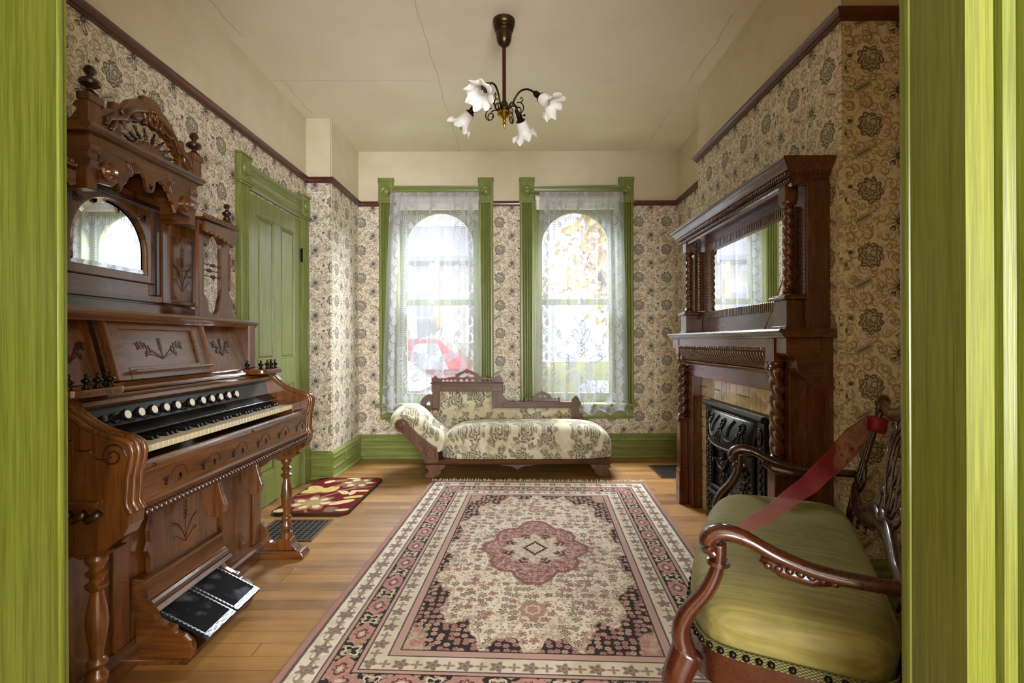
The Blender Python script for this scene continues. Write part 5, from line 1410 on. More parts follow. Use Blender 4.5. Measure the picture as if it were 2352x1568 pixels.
for s in (-1, 1):
    # arm post, flowing from the seat corner up into the scrolled hand
    x = s*HW
    post = smooth_pts([(x*1.0, 0.072, 0.30), (x*1.012, 0.092, 0.372), (x*1.012, 0.078, 0.425), (x*1.005, 0.035, 0.485), (x, 0.012, 0.535), (x, 0.004, 0.58), (x, 0.004, 0.605)], 5)
    n = len(post)
    MB().tube(post, [0.033+(0.022-0.033)*min(1, i/(n*0.7)) for i in range(n)], 10, flat=(1.0, 0.75), up=(0, 1, 0)).build('arm_post', chz, CHR, smooth=True)
    arm = smooth_pts([(x, 0.012, 0.578), (x, 0.030, 0.600), (x, 0.022, 0.622), (x, -0.008, 0.634), (x*0.998, -0.055, 0.626), (x*0.99, -0.12, 0.596), (x*0.995, -0.20, 0.575), (x*1.0, -0.30, 0.570), (x*1.0, -0.41, 0.572)], 6)
    n = len(arm)
    rr = [0.018 if i < 4 else 0.0205+0.005*sin(pi*min(1, i/(n*0.45))) if i < n*0.5 else 0.0205-0.003*(i/n) for i in range(n)]
    am = MB().tube(arm, rr, 12, flat=(1.15, 0.85), up=(0, 0.15, 1)).build('arm', chz, CHR, smooth=True)
    m = MB().tube([(x*0.985, -0.085, 0.588), (x*0.98, -0.13, 0.565), (x*0.975, -0.19, 0.556), (x*0.968, -0.26, 0.558)], [0.012, 0.020, 0.020, 0.008], 10, flat=(0.8, 1))
    m.build('arm_knee', chz, am, smooth=True)
    m = MB()
    for i in range(7): m.sphere((x*0.98+s*0.018, -0.10-0.022*i, 0.574-0.0025*i), 0.0075, (0.7, 1.2, 1), 8, 6)
    m.build('arm_beading', chz, am, smooth=True)
    m = MB().tube([(x, 0.006, 0.556), (x, 0.005, 0.566)], 0.029, 12, flat=(1.0, 0.85)); m.build('collar', chz, CHR, smooth='auto')
    leg = smooth_pts([(x*1.0, 0.076, 0.335), (x*1.025, 0.10, 0.27), (x*1.03, 0.108, 0.20), (x*1.015, 0.092, 0.12), (x*1.005, 0.082, 0.05), (x*1.01, 0.10, 0.012), (x*1.01, 0.105, 0.0)], 5)
    n = len(leg)
    MB().tube(leg, [0.040-0.020*min(1, i/(n*0.75)) + (0.01 if i > n*0.85 else 0) for i in range(n)], 10).build('leg', chz, CHR, smooth=True)
    bl = smooth_pts([(s*0.475, -0.375, 0.37), (s*0.478, -0.395, 0.20), (s*0.482, -0.45, 0.0)], 6)
    MB().tube(bl, 0.022, 8, flat=(1, 0.9)).build('leg', chz, CHR, smooth=True)
    stile = smooth_pts([(s*0.475, -0.375, 0.35), (s*0.482, -0.395, 0.48), (s*0.49, -0.43, 0.62), (s*0.502, -0.47, 0.77), (s*0.508, -0.49, 0.825)], 5)
    MB().tube(stile, 0.024, 8, flat=(1.25, 0.55), up=(0, 1, 0)).build('back_stile', chz, CHR, smooth=True)
    MB().tube(smooth_pts([(s*0.500, -0.485, 0.81), (s*0.515, -0.49, 0.845), (s*0.495, -0.495, 0.865), (s*0.46, -0.49, 0.853), (s*0.43, -0.485, 0.835)], 5), [0.017]*5+[0.022]*10+[0.018]*6, 10).build('stile_ear', chz, CHR, smooth=True)
# crest rail and carved back
cr = smooth_pts([(-0.45, -0.488, 0.848), (-0.34, -0.49, 0.83), (-0.2, -0.49, 0.85), (0, -0.495, 0.885), (0.2, -0.49, 0.85), (0.34, -0.49, 0.83), (0.45, -0.488, 0.848)], 6)
MB().tube(cr, 0.022, 10, flat=(0.6, 1.0), up=(0, 0, 1)).build('crest_rail', chx, CHR, smooth=True)
MB().box(-0.47, 0.47, -0.39, -0.362, 0.33, 0.395).build('back_rail', chx, CHR, bevel=0.006)
def lean(x, z, h=0): t = (z-0.40)/0.45; return (x, -0.377-0.105*t+h, z)
PALE = chx
sw = smooth_pts([(-0.485, 0.535, 0), (-0.44, 0.505, 0), (-0.36, 0.49, 0), (-0.25, 0.495, 0), (-0.15, 0.525, 0), (-0.07, 0.545, 0), (0, 0.535, 0), (0.07, 0.545, 0), (0.15, 0.525, 0), (0.25, 0.495, 0), (0.36, 0.49, 0), (0.44, 0.505, 0), (0.485, 0.535, 0)], 5)
n = len(sw)
MB().tube([lean(p[0], p[1], 0.004) for p in sw], [0.030+0.012*abs(sin(4*pi*i/n)) for i in range(n)], 12, flat=(1.0, 0.40), up=(0, 1, 0)).build('carved_rail', chx, CHR, smooth=True)
for s in (-1, 1):
    for (xa, za) in ((s*0.41, 0.465), (s*0.30, 0.452), (s*0.19, 0.472)):
        MB().tube([lean(xa, za+0.02), lean(xa+s*0.014, za), lean(xa+s*0.006, za-0.020), lean(xa-s*0.012, za-0.014)], [0.013, 0.011, 0.008, 0.005], 8, flat=(1, 0.6), up=(0, 1, 0)).build('rail_scroll', chx, CHR, smooth=True)
    MB().tube(smooth_pts([lean(s*0.44, 0.53), lean(s*0.40, 0.575), lean(s*0.43, 0.62), lean(s*0.47, 0.635)], 5), [0.016]*5+[0.012]*5+[0.008]*6, 8, flat=(1, 0.55), up=(0, 1, 0)).build('stile_scroll', chx, CHR, smooth=True)
# pierced central splat: scrolling tracery between the carved rail and the crest
m = MB()
for s in (-1, 1):
    for q in ([(0.03, 0.555), (0.06, 0.60), (0.12, 0.655), (0.165, 0.72), (0.16, 0.78), (0.11, 0.82), (0.06, 0.855)],
              [(0.01, 0.56), (0.03, 0.64), (0.075, 0.70), (0.085, 0.76), (0.055, 0.785), (0.035, 0.76), (0.05, 0.74)],
              [(0.12, 0.655), (0.10, 0.70), (0.125, 0.745), (0.105, 0.79), (0.07, 0.80)], [(0.06, 0.60), (0.03, 0.66), (0.005, 0.72), (0.02, 0.80), (0.005, 0.85)],
              [(0.165, 0.72), (0.20, 0.745), (0.195, 0.785), (0.17, 0.79)], [(0.15, 0.80), (0.18, 0.825), (0.15, 0.845)], [(0.10, 0.56), (0.13, 0.60), (0.115, 0.625), (0.095, 0.61)]):
        pts = smooth_pts([lean(s*a, b) for a, b in q], 5); n = len(pts)
        m.tube(pts, [0.0095-0.003*abs(2*i/n-1) for i in range(n)], 7, flat=(1, 0.5), up=(0, 1, 0))
sp_ = m.build('pierced_splat', chz, CHR, smooth=True)
MB().sphere(lean(0, 0.565, 0.006), 0.04, (1.3, 0.35, 0.8), 14, 8).build('splat_foot', chx, CHR, smooth=True)

# sheer red ribbon tied across the settee
def ribbon_mat():
    m = bpy.data.materials.new('sheer_red_ribbon'); m.use_nodes = True; nt = m.node_tree; E.T = nt; nt.nodes.clear()
    o = nt.nodes.new('ShaderNodeOutputMaterial'); mx = nt.nodes.new('ShaderNodeMixShader'); t = nt.nodes.new('ShaderNodeBsdfTransparent')
    p = nt.nodes.new('ShaderNodeBsdfPrincipled'); uv = nt.nodes.new('ShaderNodeUVMap'); u, v, _ = sep(uv.outputs[0])
    put(p, 'Base Color', scol(140, 8, 22)); put(p, 'Roughness', 0.55)
    edge = sst(eabs(v-0.5), 0.44, 0.48); f = emin(edge*0.22+0.70+0.02*esin(u*60+v*9), 0.97)
    nt.links.new(f.v, mx.inputs[0]); nt.links.new(t.outputs[0], mx.inputs[1]); nt.links.new(p.outputs[0], mx.inputs[2]); nt.links.new(mx.outputs[0], o.inputs[0]); return m
Mch = Matrix.Translation((0.713, 1.69, 0)) @ Matrix.Rotation(radians(64.1), 4, 'Z')
A = Mch @ Vector((0.503, -0.455, 0.80)); B = Mch @ Vector((-0.515, -0.045, 0.650))
AX = (B-A).normalized(); SD = AX.cross(Vector((0, 0, 1))).normalized(); UP = SD.cross(AX)
def rib(u, v):
    p = A.lerp(B, u); p.z -= 0.035*sin(pi*u)
    w = 0.028+0.036*min(1, u*5)*(0.55+0.45*abs(math.tanh((u-0.42)*7)))
    if u > 0.9: w *= 1-(u-0.9)*2.5
    a = radians(62)-radians(78)*(0.5+0.5*math.tanh((u-0.42)*5))
    d = SD*cos(a)+UP*sin(a)
    return p+d*(v-0.5)*w*1.25+UP*0.004*sin(u*26+v*3)*(1-abs(2*u-1))
RM = ribbon_mat()
rb = thing('red_ribbon', 'sheer red ribbon tied across the green settee from back post to arm', 'ribbon', tuple(A))
r1 = MB(A).grid(rib, 70, 8, uvfn=lambda a, b: (a, b)).build('ribbon_band', RM, rb, smooth=True)
m = MB(A); ax2 = (Mch.to_3x3() @ Vector((0.02, -0.05, 0.28))).normalized()
m.lathe([(0.031, -0.04), (0.0335, -0.02), (0.031, -0.005), (0.033, 0.006), (0.029, 0.018)], Mch @ Vector((0.503, -0.478, 0.79)), ax2, 14)
m.build('ribbon_knot', RM, rb, smooth=True)
# ------------------------------------------------------------------ chandelier
CHX, CHY = -0.065, 2.86
CH = thing('chandelier', 'four-arm brass chandelier with ruffled frosted glass shades hanging from the ceiling', 'chandelier', (CHX, CHY, 2.30)); HO = CH.location
MB(HO).lathe([(0.018, 2.745), (0.030, 2.755), (0.040, 2.775), (0.043, 2.80), (0.046, 2.815), (0.044, 2.822), (0.052, 2.832), (0.049, 2.840), (0.057, 2.850), (0.055, 2.858), (0.062, 2.868), (0.062, 2.889)], (CHX, CHY, 0), seg=28).build('ceiling_canopy', BRASS_DARK, CH, smooth='auto')
MB(HO).lathe([(0.0105, 2.42), (0.0105, 2.75)], (CHX, CHY, 0), seg=14).build('stem', plain('copper_stem', scol(74, 38, 22), 0.35, 0.7), CH, smooth='auto')
MB(HO).lathe([(0.010, 2.445), (0.013, 2.44), (0.022, 2.425), (0.027, 2.405), (0.030, 2.395), (0.026, 2.388), (0.030, 2.382)], (CHX, CHY, 0), seg=24).build('body', BRASS_DARK, CH, smooth='auto')
MB(HO).lathe([(0.030, 2.382), (0.038, 2.376), (0.040, 2.366), (0.034, 2.358), (0.022, 2.350), (0.012, 2.344), (0.008, 2.338), (0.011, 2.330), (0.007, 2.322), (0.010, 2.312), (0.007, 2.302), (0.003, 2.288), (0, 2.284)], (CHX, CHY, 0), seg=24).build('finial', BRASS, CH, smooth='auto')
def shade_mat():
    m, b = newmat('frosted_ruffled_glass'); n = noise(coords(), 160, 2)
    put(b, 'Base Color', scol(246, 245, 242)); put(b, 'Roughness', 0.3); put(b, 'Specular IOR Level', 0.6)
    put(b, 'Subsurface Weight', 0.0); bump(b, n, 0.3, 0.004)
    nt = m.node_tree; o = [q for q in nt.nodes if q.type == 'OUTPUT_MATERIAL'][0]
    tr = nt.nodes.new('ShaderNodeBsdfTranslucent'); tr.inputs[0].default_value = (0.95, 0.95, 0.94, 1)
    mx = nt.nodes.new('ShaderNodeMixShader'); mx.inputs[0].default_value = 0.45
    nt.links.new(b.outputs[0], mx.inputs[1]); nt.links.new(tr.outputs[0], mx.inputs[2]); nt.links.new(mx.outputs[0], o.inputs[0]); return m
SHM = shade_mat(); BULB = glass_mat('bulb_glass', (0.93, 0.92, 0.9), 0.12)
for k, az in enumerate((-115, -25, 65, 155)):
    d = Vector((cos(radians(az)), sin(radians(az)), 0)); C0 = Vector((CHX, CHY, 0))
    def pt(r, z): return C0+d*r+Vector((0, 0, z))
    arm = smooth_pts([pt(0.025, 2.392), pt(0.05, 2.405), pt(0.065, 2.44), pt(0.10, 2.475), pt(0.145, 2.475), pt(0.18, 2.452)], 6)
    am = MB(HO).tube(arm, 0.0055, 8).build('arm', BRONZE, CH, smooth=True)
    m = MB(HO)
    for (c, R, a0, n_) in (((0.085, 2.375), 0.042, 100, 1), ((0.082, 2.372), 0.024, -60, -1)):
        m.tube([pt(c[0]+R*(1-t/36)*cos(radians(a0)-n_*t*0.22), c[1]+R*(1-t/36)*sin(radians(a0)-n_*t*0.22)) for t in range(25)], 0.0032, 6)
    m.tube([pt(0.10, 2.41), pt(0.115, 2.425), pt(0.108, 2.44), pt(0.095, 2.432)], 0.003, 6).tube([pt(0.055, 2.40), pt(0.07, 2.40), pt(0.08, 2.395)], 0.0035, 6)
    m.build('scroll_ornament', BRONZE, am, smooth=True)
    ax = (d*0.72+Vector((0, 0, -0.69))).normalized(); tip = pt(0.178, 2.455)
    sk = MB(HO).lathe([(0.007, 0), (0.010, 0.006), (0.014, 0.012), (0.017, 0.022), (0.017, 0.048), (0.022, 0.052), (0.028, 0.056), (0.028, 0.060), (0.020, 0.062)], tip, ax, 18).build('socket', BRONZE, CH, smooth='auto')
    sd = ax.cross(Vector((0, 0, 1))).normalized()
    MB(HO).tube([tip+ax*0.03, tip+ax*0.03+sd*0.03], 0.0025, 6).sphere(tip+ax*0.03+sd*0.034, 0.007, (1, 1, 1), 8, 6).build('switch_key', BRONZE, sk)
    u = ax.orthogonal().normalized(); w = ax.cross(u); base = tip+ax*0.056
    def shf(a, v):
        an = 2*pi*a
        prof = [(0.021, 0), (0.030, 0.012), (0.034, 0.03), (0.036, 0.055), (0.042, 0.076), (0.060, 0.093), (0.077, 0.100)]
        f = v*(len(prof)-1); i = min(int(f), len(prof)-2); t = f-i
        r = prof[i][0]*(1-t)+prof[i+1][0]*t; h = prof[i][1]*(1-t)+prof[i+1][1]*t
        e = max(0, (v-0.55)/0.45)**1.4
        r *= 1+0.11*e*cos(8*an); h += 0.011*e*cos(8*an+0.8)+0.007*e*cos(3*an)+0.003*e*cos(17*an)
        return base+ax*h+(u*cos(an)+w*sin(an))*r
    sh = MB(HO).grid(shf, 72, 22, closed_u=True).build('shade', SHM, CH, smooth=True, solid=0.0025)
    bl = MB(HO).lathe([(0.012, 0), (0.013, 0.014), (0.020, 0.03), (0.024, 0.045), (0.021, 0.060), (0.012, 0.069), (0, 0.072)], base, ax, 16).build('bulb', BULB, sk, smooth=True)
# ------------------------------------------------------------------ lace curtains, rods, roller blinds
def lace_mat(name, seed):
    m = bpy.data.materials.new(name); m.use_nodes = True; nt = m.node_tree; E.T = nt; nt.nodes.clear()
    o = nt.nodes.new('ShaderNodeOutputMaterial'); mx = nt.nodes.new('ShaderNodeMixShader'); t = nt.nodes.new('ShaderNodeBsdfTransparent')
    df = nt.nodes.new('ShaderNodeBsdfDiffuse'); tl_ = nt.nodes.new('ShaderNodeBsdfTranslucent'); m2 = nt.nodes.new('ShaderNodeMixShader')
    df.inputs[0].default_value = (0.84, 0.85, 0.9, 1); tl_.inputs[0].default_value = (0.10, 0.103, 0.125, 1); m2.inputs[0].default_value = 0.5
    uv = nt.nodes.new('ShaderNodeUVMap'); u, v, _ = sep(uv.outputs[0])     # metres of cloth: u across 0..1.1, v up from the hem
    def flower(lx, ly, n, R, rot=0.0):
        d = hyp(lx, ly); th = eatan2(ly, lx)+rot
        rim = R*0.82+R*0.18*ecos(th*n)
        body = sst(d-rim, 0.006, -0.006)
        line = sst(esin(d/R*17+ecos(th*n)*1.6), -0.55, -0.1); veil = sst(eabs(esin(th*n*0.5)), 0.05, 0.2)
        return body*(0.30+0.70*line*(0.4+0.6*veil)), body
    c = 0.55                                                                # centre line of the panel
    pat = None
    def acc(p):
        nonlocal pat; pat = p if pat is None else emax(pat, p)
    # borders down both sides: scalloped edge, roses and ladders
    for s in (-1, 1):
        e = (u-c)*s
        ev = wrapc(v/0.155)*0.155
        f, b_ = flower(e-0.445, ev, 5, 0.045); acc(f)
        k = wrapc(v/0.155+0.5)*0.155
        acc(sst(hyp((e-0.425)*1.0, k*0.55), 0.028, 0.018)*0.85)
        acc(sst(eabs(e-0.445-0.03*esin(v*2*pi/0.155)), 0.008, 0.004)*0.8)
        lad = sst(eabs(e-0.35), 0.018, 0.014)*sst(esin(v*2*pi/0.02), -0.2, 0.2); acc(lad*0.85)
        acc(sst(eabs(eabs(e-0.35)-0.022), 0.004, 0.002)*0.8)
        f, b_ = flower(e-0.285-0.0, wrapc(v/0.20+0.3)*0.20, 6, 0.038); acc(f*egt(v, 0.55))
        acc(sst(eabs(e-0.285-0.032*esin(v*2*pi/0.2+1.2)), 0.006, 0.003)*0.75*egt(v, 0.55))
        lad = sst(eabs(e-0.20), 0.012, 0.009)*sst(esin(v*2*pi/0.024), -0.2, 0.2); acc(lad*0.7*egt(v, 0.9))
    # sprays up the middle
    vm = wrapc((v-1.05)/0.30)*0.30; um = u-c
    f, b_ = flower(um+0.01, vm, 7, 0.055); acc(f*egt(v, 0.95))
    acc(sst(hyp((um-0.05)*1.2, (vm-0.07)*0.7), 0.028, 0.02)*0.8*egt(v, 0.95)); acc(sst(hyp((um+0.045)*1.2, (vm+0.075)*0.6), 0.026, 0.018)*0.8*egt(v, 0.95))
    # medallion ring and the large bouquet below
    for (bx, by, R, n) in ((0.0, 0.60, 0.085, 7), (-0.12, 0.50, 0.075, 6), (0.09, 0.44, 0.065, 6), (-0.03, 0.34, 0.05, 5), (0.2, 0.62, 0.045, 5), (-0.21, 0.66, 0.045, 5)):
        f, b_ = flower(um-bx, v-by, n, R, bx*9); acc(f)
    for (bx, by, an, L) in ((0.05, 0.72, 60, 0.09), (-0.06, 0.72, 120, 0.09), (0.17, 0.52, 10, 0.09), (-0.22, 0.55, 170, 0.08), (0.12, 0.33, -40, 0.09), (-0.13, 0.36, 215, 0.09), (0.02, 0.80, 95, 0.08)):
        dx, dy = um-bx, v-by; a = radians(an); A_ = dx*cos(a)+dy*sin(a); B_ = dy*cos(a)-dx*sin(a)
        q = hyp(A_/L, B_/(L*0.42)); acc(sst(q, 1.02, 0.92)*(0.25+0.75*emax(sst(q, 0.70, 0.85), sst(esin(A_*420+eabs(B_)*300), -0.2, 0.3)))*sst(eabs(B_), 0.0015, 0.004))
    rg = hyp(um/0.36, (v-0.62)/0.52); ring = sst(eabs(rg-1), 0.045, 0.03)*sst(esin(eatan2((v-0.62)/0.52, um/0.36)*70), -0.2, 0.3); acc(ring*0.8*elt(v, 0.62))
    acc(sst(eabs(eabs(rg-1)-0.055), 0.012, 0.006)*0.75*elt(v, 0.62))
    for (bx, by, an, L) in ((0.02, 0.90, 60, 0.05), (-0.05, 0.86, 130, 0.05), (0.27, 0.70, 70, 0.05), (0.14, 0.67, 140, 0.05), (-0.27, 0.74, 110, 0.05), (-0.14, 0.70, 50, 0.05), (0.24, 0.55, -20, 0.05), (-0.17, 0.44, 190, 0.06), (0.07, 0.26, -70, 0.06), (-0.06, 0.25, 250, 0.06)):
        dx, dy = um-bx, v-by; a = radians(an); A_ = dx*cos(a)+dy*sin(a); B_ = dy*cos(a)-dx*sin(a)
        q = hyp(A_/L, B_/(L*0.38)); acc(sst(q, 1.05, 0.92)*(0.4+0.6*sst(q, 0.6, 0.8)))
    # lower field of roses and leaves, head band
    lx, ly, r, g = cells(u+seed, v, 8.0, 0.7); d = hyp(lx, ly); th = eatan2(ly, lx)+r*6
    lo = sst(d-0.33-0.07*ecos(th*5), 0.03, -0.03)*(0.5+0.5*sst(esin(d*34+ecos(th*5)), 0, 0.5)); acc(lo*elt(v, 0.26))
    acc(sst(eabs(v-1.99), 0.05, 0.045)*0.35)
    acc(sst(eabs(v-1.80-0.012*esin(u*50)), 0.03, 0.026)*sst(esin(u*2*pi/0.022), -0.3, 0.2)*0.7)
    acc(sst(v, 0.028, 0.012)*0.9)
    net = 0.40+0.06*esin(u*2*pi/0.006)*esin(v*2*pi/0.006)
    al = emin(net+pat*0.66, 0.985)
    nt.links.new(df.outputs[0], m2.inputs[1]); nt.links.new(tl_.outputs[0], m2.inputs[2])
    nt.links.new(al.v, mx.inputs[0]); nt.links.new(t.outputs[0], mx.inputs[1]); nt.links.new(m2.outputs[0], mx.inputs[2]); nt.links.new(mx.outputs[0], o.inputs[0])
    return m
BR_ = plain('rod_metal', scol(150, 150, 146), 0.3, 0.8); BLIND = plain('blind_cloth', scol(232, 230, 222), 0.8)
YC_ = YB-0.095
def curtain(label, fn, mat, cloth_w=1.10, cloth_h=2.04, hem=None):
    return None
def make_curtain(label, lt, rt, zt, lb, rb_, zb, mat, folds, ph, scal):
    o0 = ((lt+rt)/2, YC_, zt)
    def f(u, v):     # v 0 at the hem
        k = v**0.8
        x0 = lb(v); x1 = rb_(v); x = x0+(x1-x0)*u
        amp = (0.010+0.018*(1-v))*min(1, (1-v)*8+0.25)
        y = YC_+amp*sin(folds*2*pi*u+ph+0.7*sin(v*2.2+u*3))+0.006*sin(folds*4.6*pi*u+ph*2)
        z = zb+(zt-zb)*v
        if v < 0.08: z += scal(u)*(1-v/0.08)
        return (x+0.008*sin(folds*2*pi*u+ph+1.2)*(1-v), min(y, YB-0.05), z)
    c = MB(o0).grid(f, 150, 60, uvfn=lambda a, b: (a*1.10, b*2.04)).build('lace_curtain', mat, None, smooth=True, loc=o0, recalc=False)
    return tag(c, label, 'curtain', None)
L1, L2 = lace_mat('white_lace', 0.3), lace_mat('white_lace_folded', 2.3)
def llb(v): return -1.262+0.095*v**1.3
def lrb(v): return -0.335-0.02*math.exp(-((v-0.17)/0.08)**2)+(0.05*max(0, 0.17-v)/0.17 if v < 0.17 else 0)+0.01*sin(v*5)
make_curtain('white lace curtain at the left window, hanging behind the couch headrest', -1.167, -0.325, 2.478, llb, lrb, 0.425, L1, 5, 0.4, lambda u: 0.020*abs(sin(u*pi*4)))
def rlb(v): return 0.165+0.052*v**1.2
def rrb(v): return 1.035-0.045*v**1.2
make_curtain('white lace curtain at the right window, gathered in deep folds with a scalloped hem', 0.215, 0.985, 2.478, rlb, rrb, 0.405, L2, 6, 2.0, lambda u: 0.055*abs(sin(u*pi*5))**1.5)
for xa, xb, lb_, sid in ((-1.19, -0.30, 'thin metal curtain rod across the top of the left window', 0), (0.10, 1.03, 'thin metal curtain rod across the top of the right window', 1)):
    r = thing('curtain_rod', lb_, 'curtain rod', ((xa+xb)/2, YC_+0.024, 2.478)); RO = r.location
    MB(RO).tube([(xa, YC_+0.024, 2.478), (xb, YC_+0.024, 2.478)], 0.005, 8).build('rod', BR_, r, smooth=True)
    for x in (xa, xb): MB(RO).tube([(x, YC_+0.024, 2.478), (x, YB-0.035, 2.49)], 0.005, 8).build('bracket', BR_, r, smooth=True)
for xa, xb, lb_ in ((-1.13, -0.345, 'rolled white window blind behind the left lace curtain'), (0.178, 0.965, 'rolled white window blind behind the right lace curtain, projecting at one side')):
    b = thing('roller_blind', lb_, 'blind', ((xa+xb)/2, YB-0.06, 2.40)); BO = b.location
    MB(BO).tube([(xa, YB-0.055, 2.43), (xb, YB-0.055, 2.43)], 0.020, 12).build('roll', BLIND, b, smooth='auto')
    MB(BO).box(xa+0.01, xb-0.01, YB-0.037, YB-0.035, 2.335, 2.43).box(xa+0.01, xb-0.01, YB-0.042, YB-0.030, 2.330, 2.342).build('blind_cloth', BLIND, b)
    for x in (xa-0.006, xb+0.004): MB(BO).box(x, x+0.004, YB-0.085, YB-0.02, 2.41, 2.455).build('bracket', BR_, b)

# ------------------------------------------------------------------ rugs
def rug_mat():
    m, b = newmat('oriental_rug_pile'); x, y, z = sep(coords())
    HWd, HL = 0.83, 1.28
    nz = noise(coords(), 70, 3)-0.5
    ax, ay = eabs(x), eabs(y)
    ex = HWd-ax; ey = HL-ay; e = emin(ex, ey)+nz*0.003          # distance from the edge
    cream, cream2, tan = scol(208, 198, 180), scol(192, 180, 162), scol(166, 148, 128)
    rose, rose2, wine = scol(150, 112, 104), scol(112, 72, 68), scol(84, 46, 47)
    ink = scol(28, 18, 19); pinkband = scol(156, 116, 108)
    def flw(scale, R, n, sx=0.0, rnd=0.75):
        lx, ly, r, g = cells(x+sx, y, scale, rnd); d = hyp(lx, ly); th = eatan2(ly, lx)+r*6.28
        return d, th, r, g
    # scattered blossoms of the field
    d, th, r, g = flw(21.0, 0, 5)
    rim = 0.30+0.09*ecos(th*5)
    f1_ = sst(d-rim, 0.03, -0.03)*egt(g, 0.18); f1o = sst(eabs(d-rim), 0.09, 0.04)*egt(g, 0.25); f1c = sst(d, 0.14, 0.08)*egt(g, 0.25)
    d2, th2, r2, g2 = flw(46.0, 0, 4, 5.3)
    f2_ = sst(d2-0.26-0.10*ecos(th2*3), 0.05, -0.05)*egt(g2, 0.3)
    wx_n = noise(vec(x*14, y*14), 1.0, 2); vine = sst(eabs(wx_n-0.5), 0.018, 0.006)
    field = mixc(cream, cream2, sst(noise(coords(), 5, 3), 0.4, 0.65))
    field = mixc(field, tan, vine*0.8); vine2 = noise(vec(x*26+3, y*26), 1.0, 2); field = mixc(field, scol(150, 118, 96), sst(eabs(vine2-0.5), 0.022, 0.008)*0.65)
    field = mixc(field, mixc(rose, scol(84, 70, 58), egt(r2, 0.5)), f2_*0.72)
    field = mixc(field, mixc(rose, tan, egt(r, 0.55)), f1_*0.85)
    field = mixc(field, mixc(rose2, ink, egt(r, 0.5)), f1o*0.75); field = mixc(field, wine, f1c*0.7)
    # central medallion, a scalloped lozenge
    dy = y/0.335; dx = x/0.285
    ang = eatan2(dy, dx); rad = hyp(dx, dy)
    med = 0.84+0.13*eabs(ecos(ang*4))*1.1-0.06*ecos(ang*2)*1.0+0.03*eabs(esin(ang*14))
    med = med+epow(eabs(esin(ang)), 14.0)*0.18+epow(eabs(ecos(ang)), 14.0)*0.06
    inm = sst(rad-med, 0.02, -0.02)
    mc = mixc(rose, scol(172, 138, 126), sst(noise(vec(x*60, y*60), 1.0, 2), 0.42, 0.6)); mc = mixc(mc, scol(196, 170, 152), sst(noise(vec(x*34+5, y*34), 1.0, 3, 0.7), 0.54, 0.62)*0.7); mc = mixc(mc, wine, f2_*0.7); mc = mixc(mc, rose2, f1_*0.7); mc = mixc(mc, wine, sst(noise(vec(x*52, y*52+8), 1.0, 2), 0.58, 0.64)*0.6); mc = mixc(mc, rose2, sst(eabs(rad-med+0.05), 0.04, 0.02)*0.8)
    field = mixc(field, mc, inm)
    inn = 0.50+0.10*ecos(ang*8)+0.03*esin(ang*16)
    field = mixc(field, mixc(tan, cream2, sst(noise(vec(x*40, y*40), 1.0, 2), 0.4, 0.6)), sst(rad-inn*0.95, 0.03, -0.02))
    lv = sst(ecos(ang*8+pi), 0.15, 0.5)*sst(eabs(rad-0.50), 0.12, 0.08)
    lvo = lv*sst(esin(rad*60+ecos(ang*24)*1.5), -0.3, 0.3)
    field = mixc(field, ink, lvo*0.9)
    dia = eabs(x)/0.062+eabs(y)/0.085+0.10*eabs(esin(ang*6))
    field = mixc(field, ink, sst(eabs(dia-1.0), 0.17, 0.09)); field = mixc(field, rose, sst(eabs(dia-1.25), 0.05, 0.02)*0.5)
    # pendants on the long axis
    pdn = hyp(x/0.062, (ay-0.62)/0.07)+0.15*eabs(esin(eatan2(ay-0.62, x)*4))
    field = mixc(field, mixc(rose, cream, sst(eabs(pdn-0.55), 0.12, 0.05)*0.6), sst(pdn, 1.05, 0.95)*0.9)
    # dark scalloped spandrels
    fx, fy = 0.46, 0.91                                            # field half size
    sx_, sy_ = ax/fx, ay/fy
    q = epow(epow(sx_, 2.6)+epow(sy_, 2.6), 1/2.6)
    sang = eatan2(sy_, sx_)
    bnd = 0.955+0.055*ecos(sang*16)+0.02*esin(sang*38)
    inS = sst(q-bnd, -0.012, 0.012)
    blos, bth, br, bg_ = flw(33.0, 0, 5, 9.1, 0.6)
    bl = sst(blos-0.40-0.05*ecos(bth*6), 0.05, -0.05)
    dark = mixc(ink, mixc(scol(168, 140, 122), scol(150, 108, 100), egt(br, 0.5)), bl*0.92); dark = mixc(dark, rose2, sst(blos, 0.16, 0.08)*0.7)
    inC = sst(q-1.17-0.03*esin(sang*30), -0.015, 0.015)
    corner = mixc(scol(158, 118, 104), tan, sst(noise(vec(x*26, y*26), 1.0, 2), 0.42, 0.58)); corner = mixc(corner, rose2, f1o*0.6)
    dark = mixc(dark, corner, inC)
    field = mixc(field, tan, sst(eabs(q-bnd+0.03), 0.016, 0.008)*0.8)
    field = mixc(field, dark, inS)
    # border bands measured from the edge
    along = emax(0.0, 0.0) if False else None
    isx = elt(ex, ey)                                              # 1 on the long sides
    t = y*isx+x*(1-isx)
    def band(lo, hi): return egt(e, lo)*elt(e, hi)
    def blossoms(mid, period, R, ph=0.0, n=5):
        lt_ = wrapc(t/period+ph)*period; le = e-mid
        d = hyp(lt_, le); th = eatan2(le, lt_); return d, th, lt_, le
    col = field
    d, th, lt_, le = blossoms(0.086, 0.115, 0.03)
    rim = 0.030+0.008*ecos(th*6)
    cb = mixc(mixc(cream, cream2, sst(noise(coords(), 22, 2), 0.45, 0.6)), mixc(rose2, ink, sst(esin(d*400), -0.2, 0.3)), sst(d-rim, 0.004, -0.004)*0.75)
    d_, th_, lt2, le2 = blossoms(0.086, 0.115, 0.03, 0.5)
    cb = mixc(cb, scol(96, 84, 72), sst(hyp(lt2, le2*1.4)-0.02-0.007*ecos(th_*4), 0.004, -0.004)*0.7)
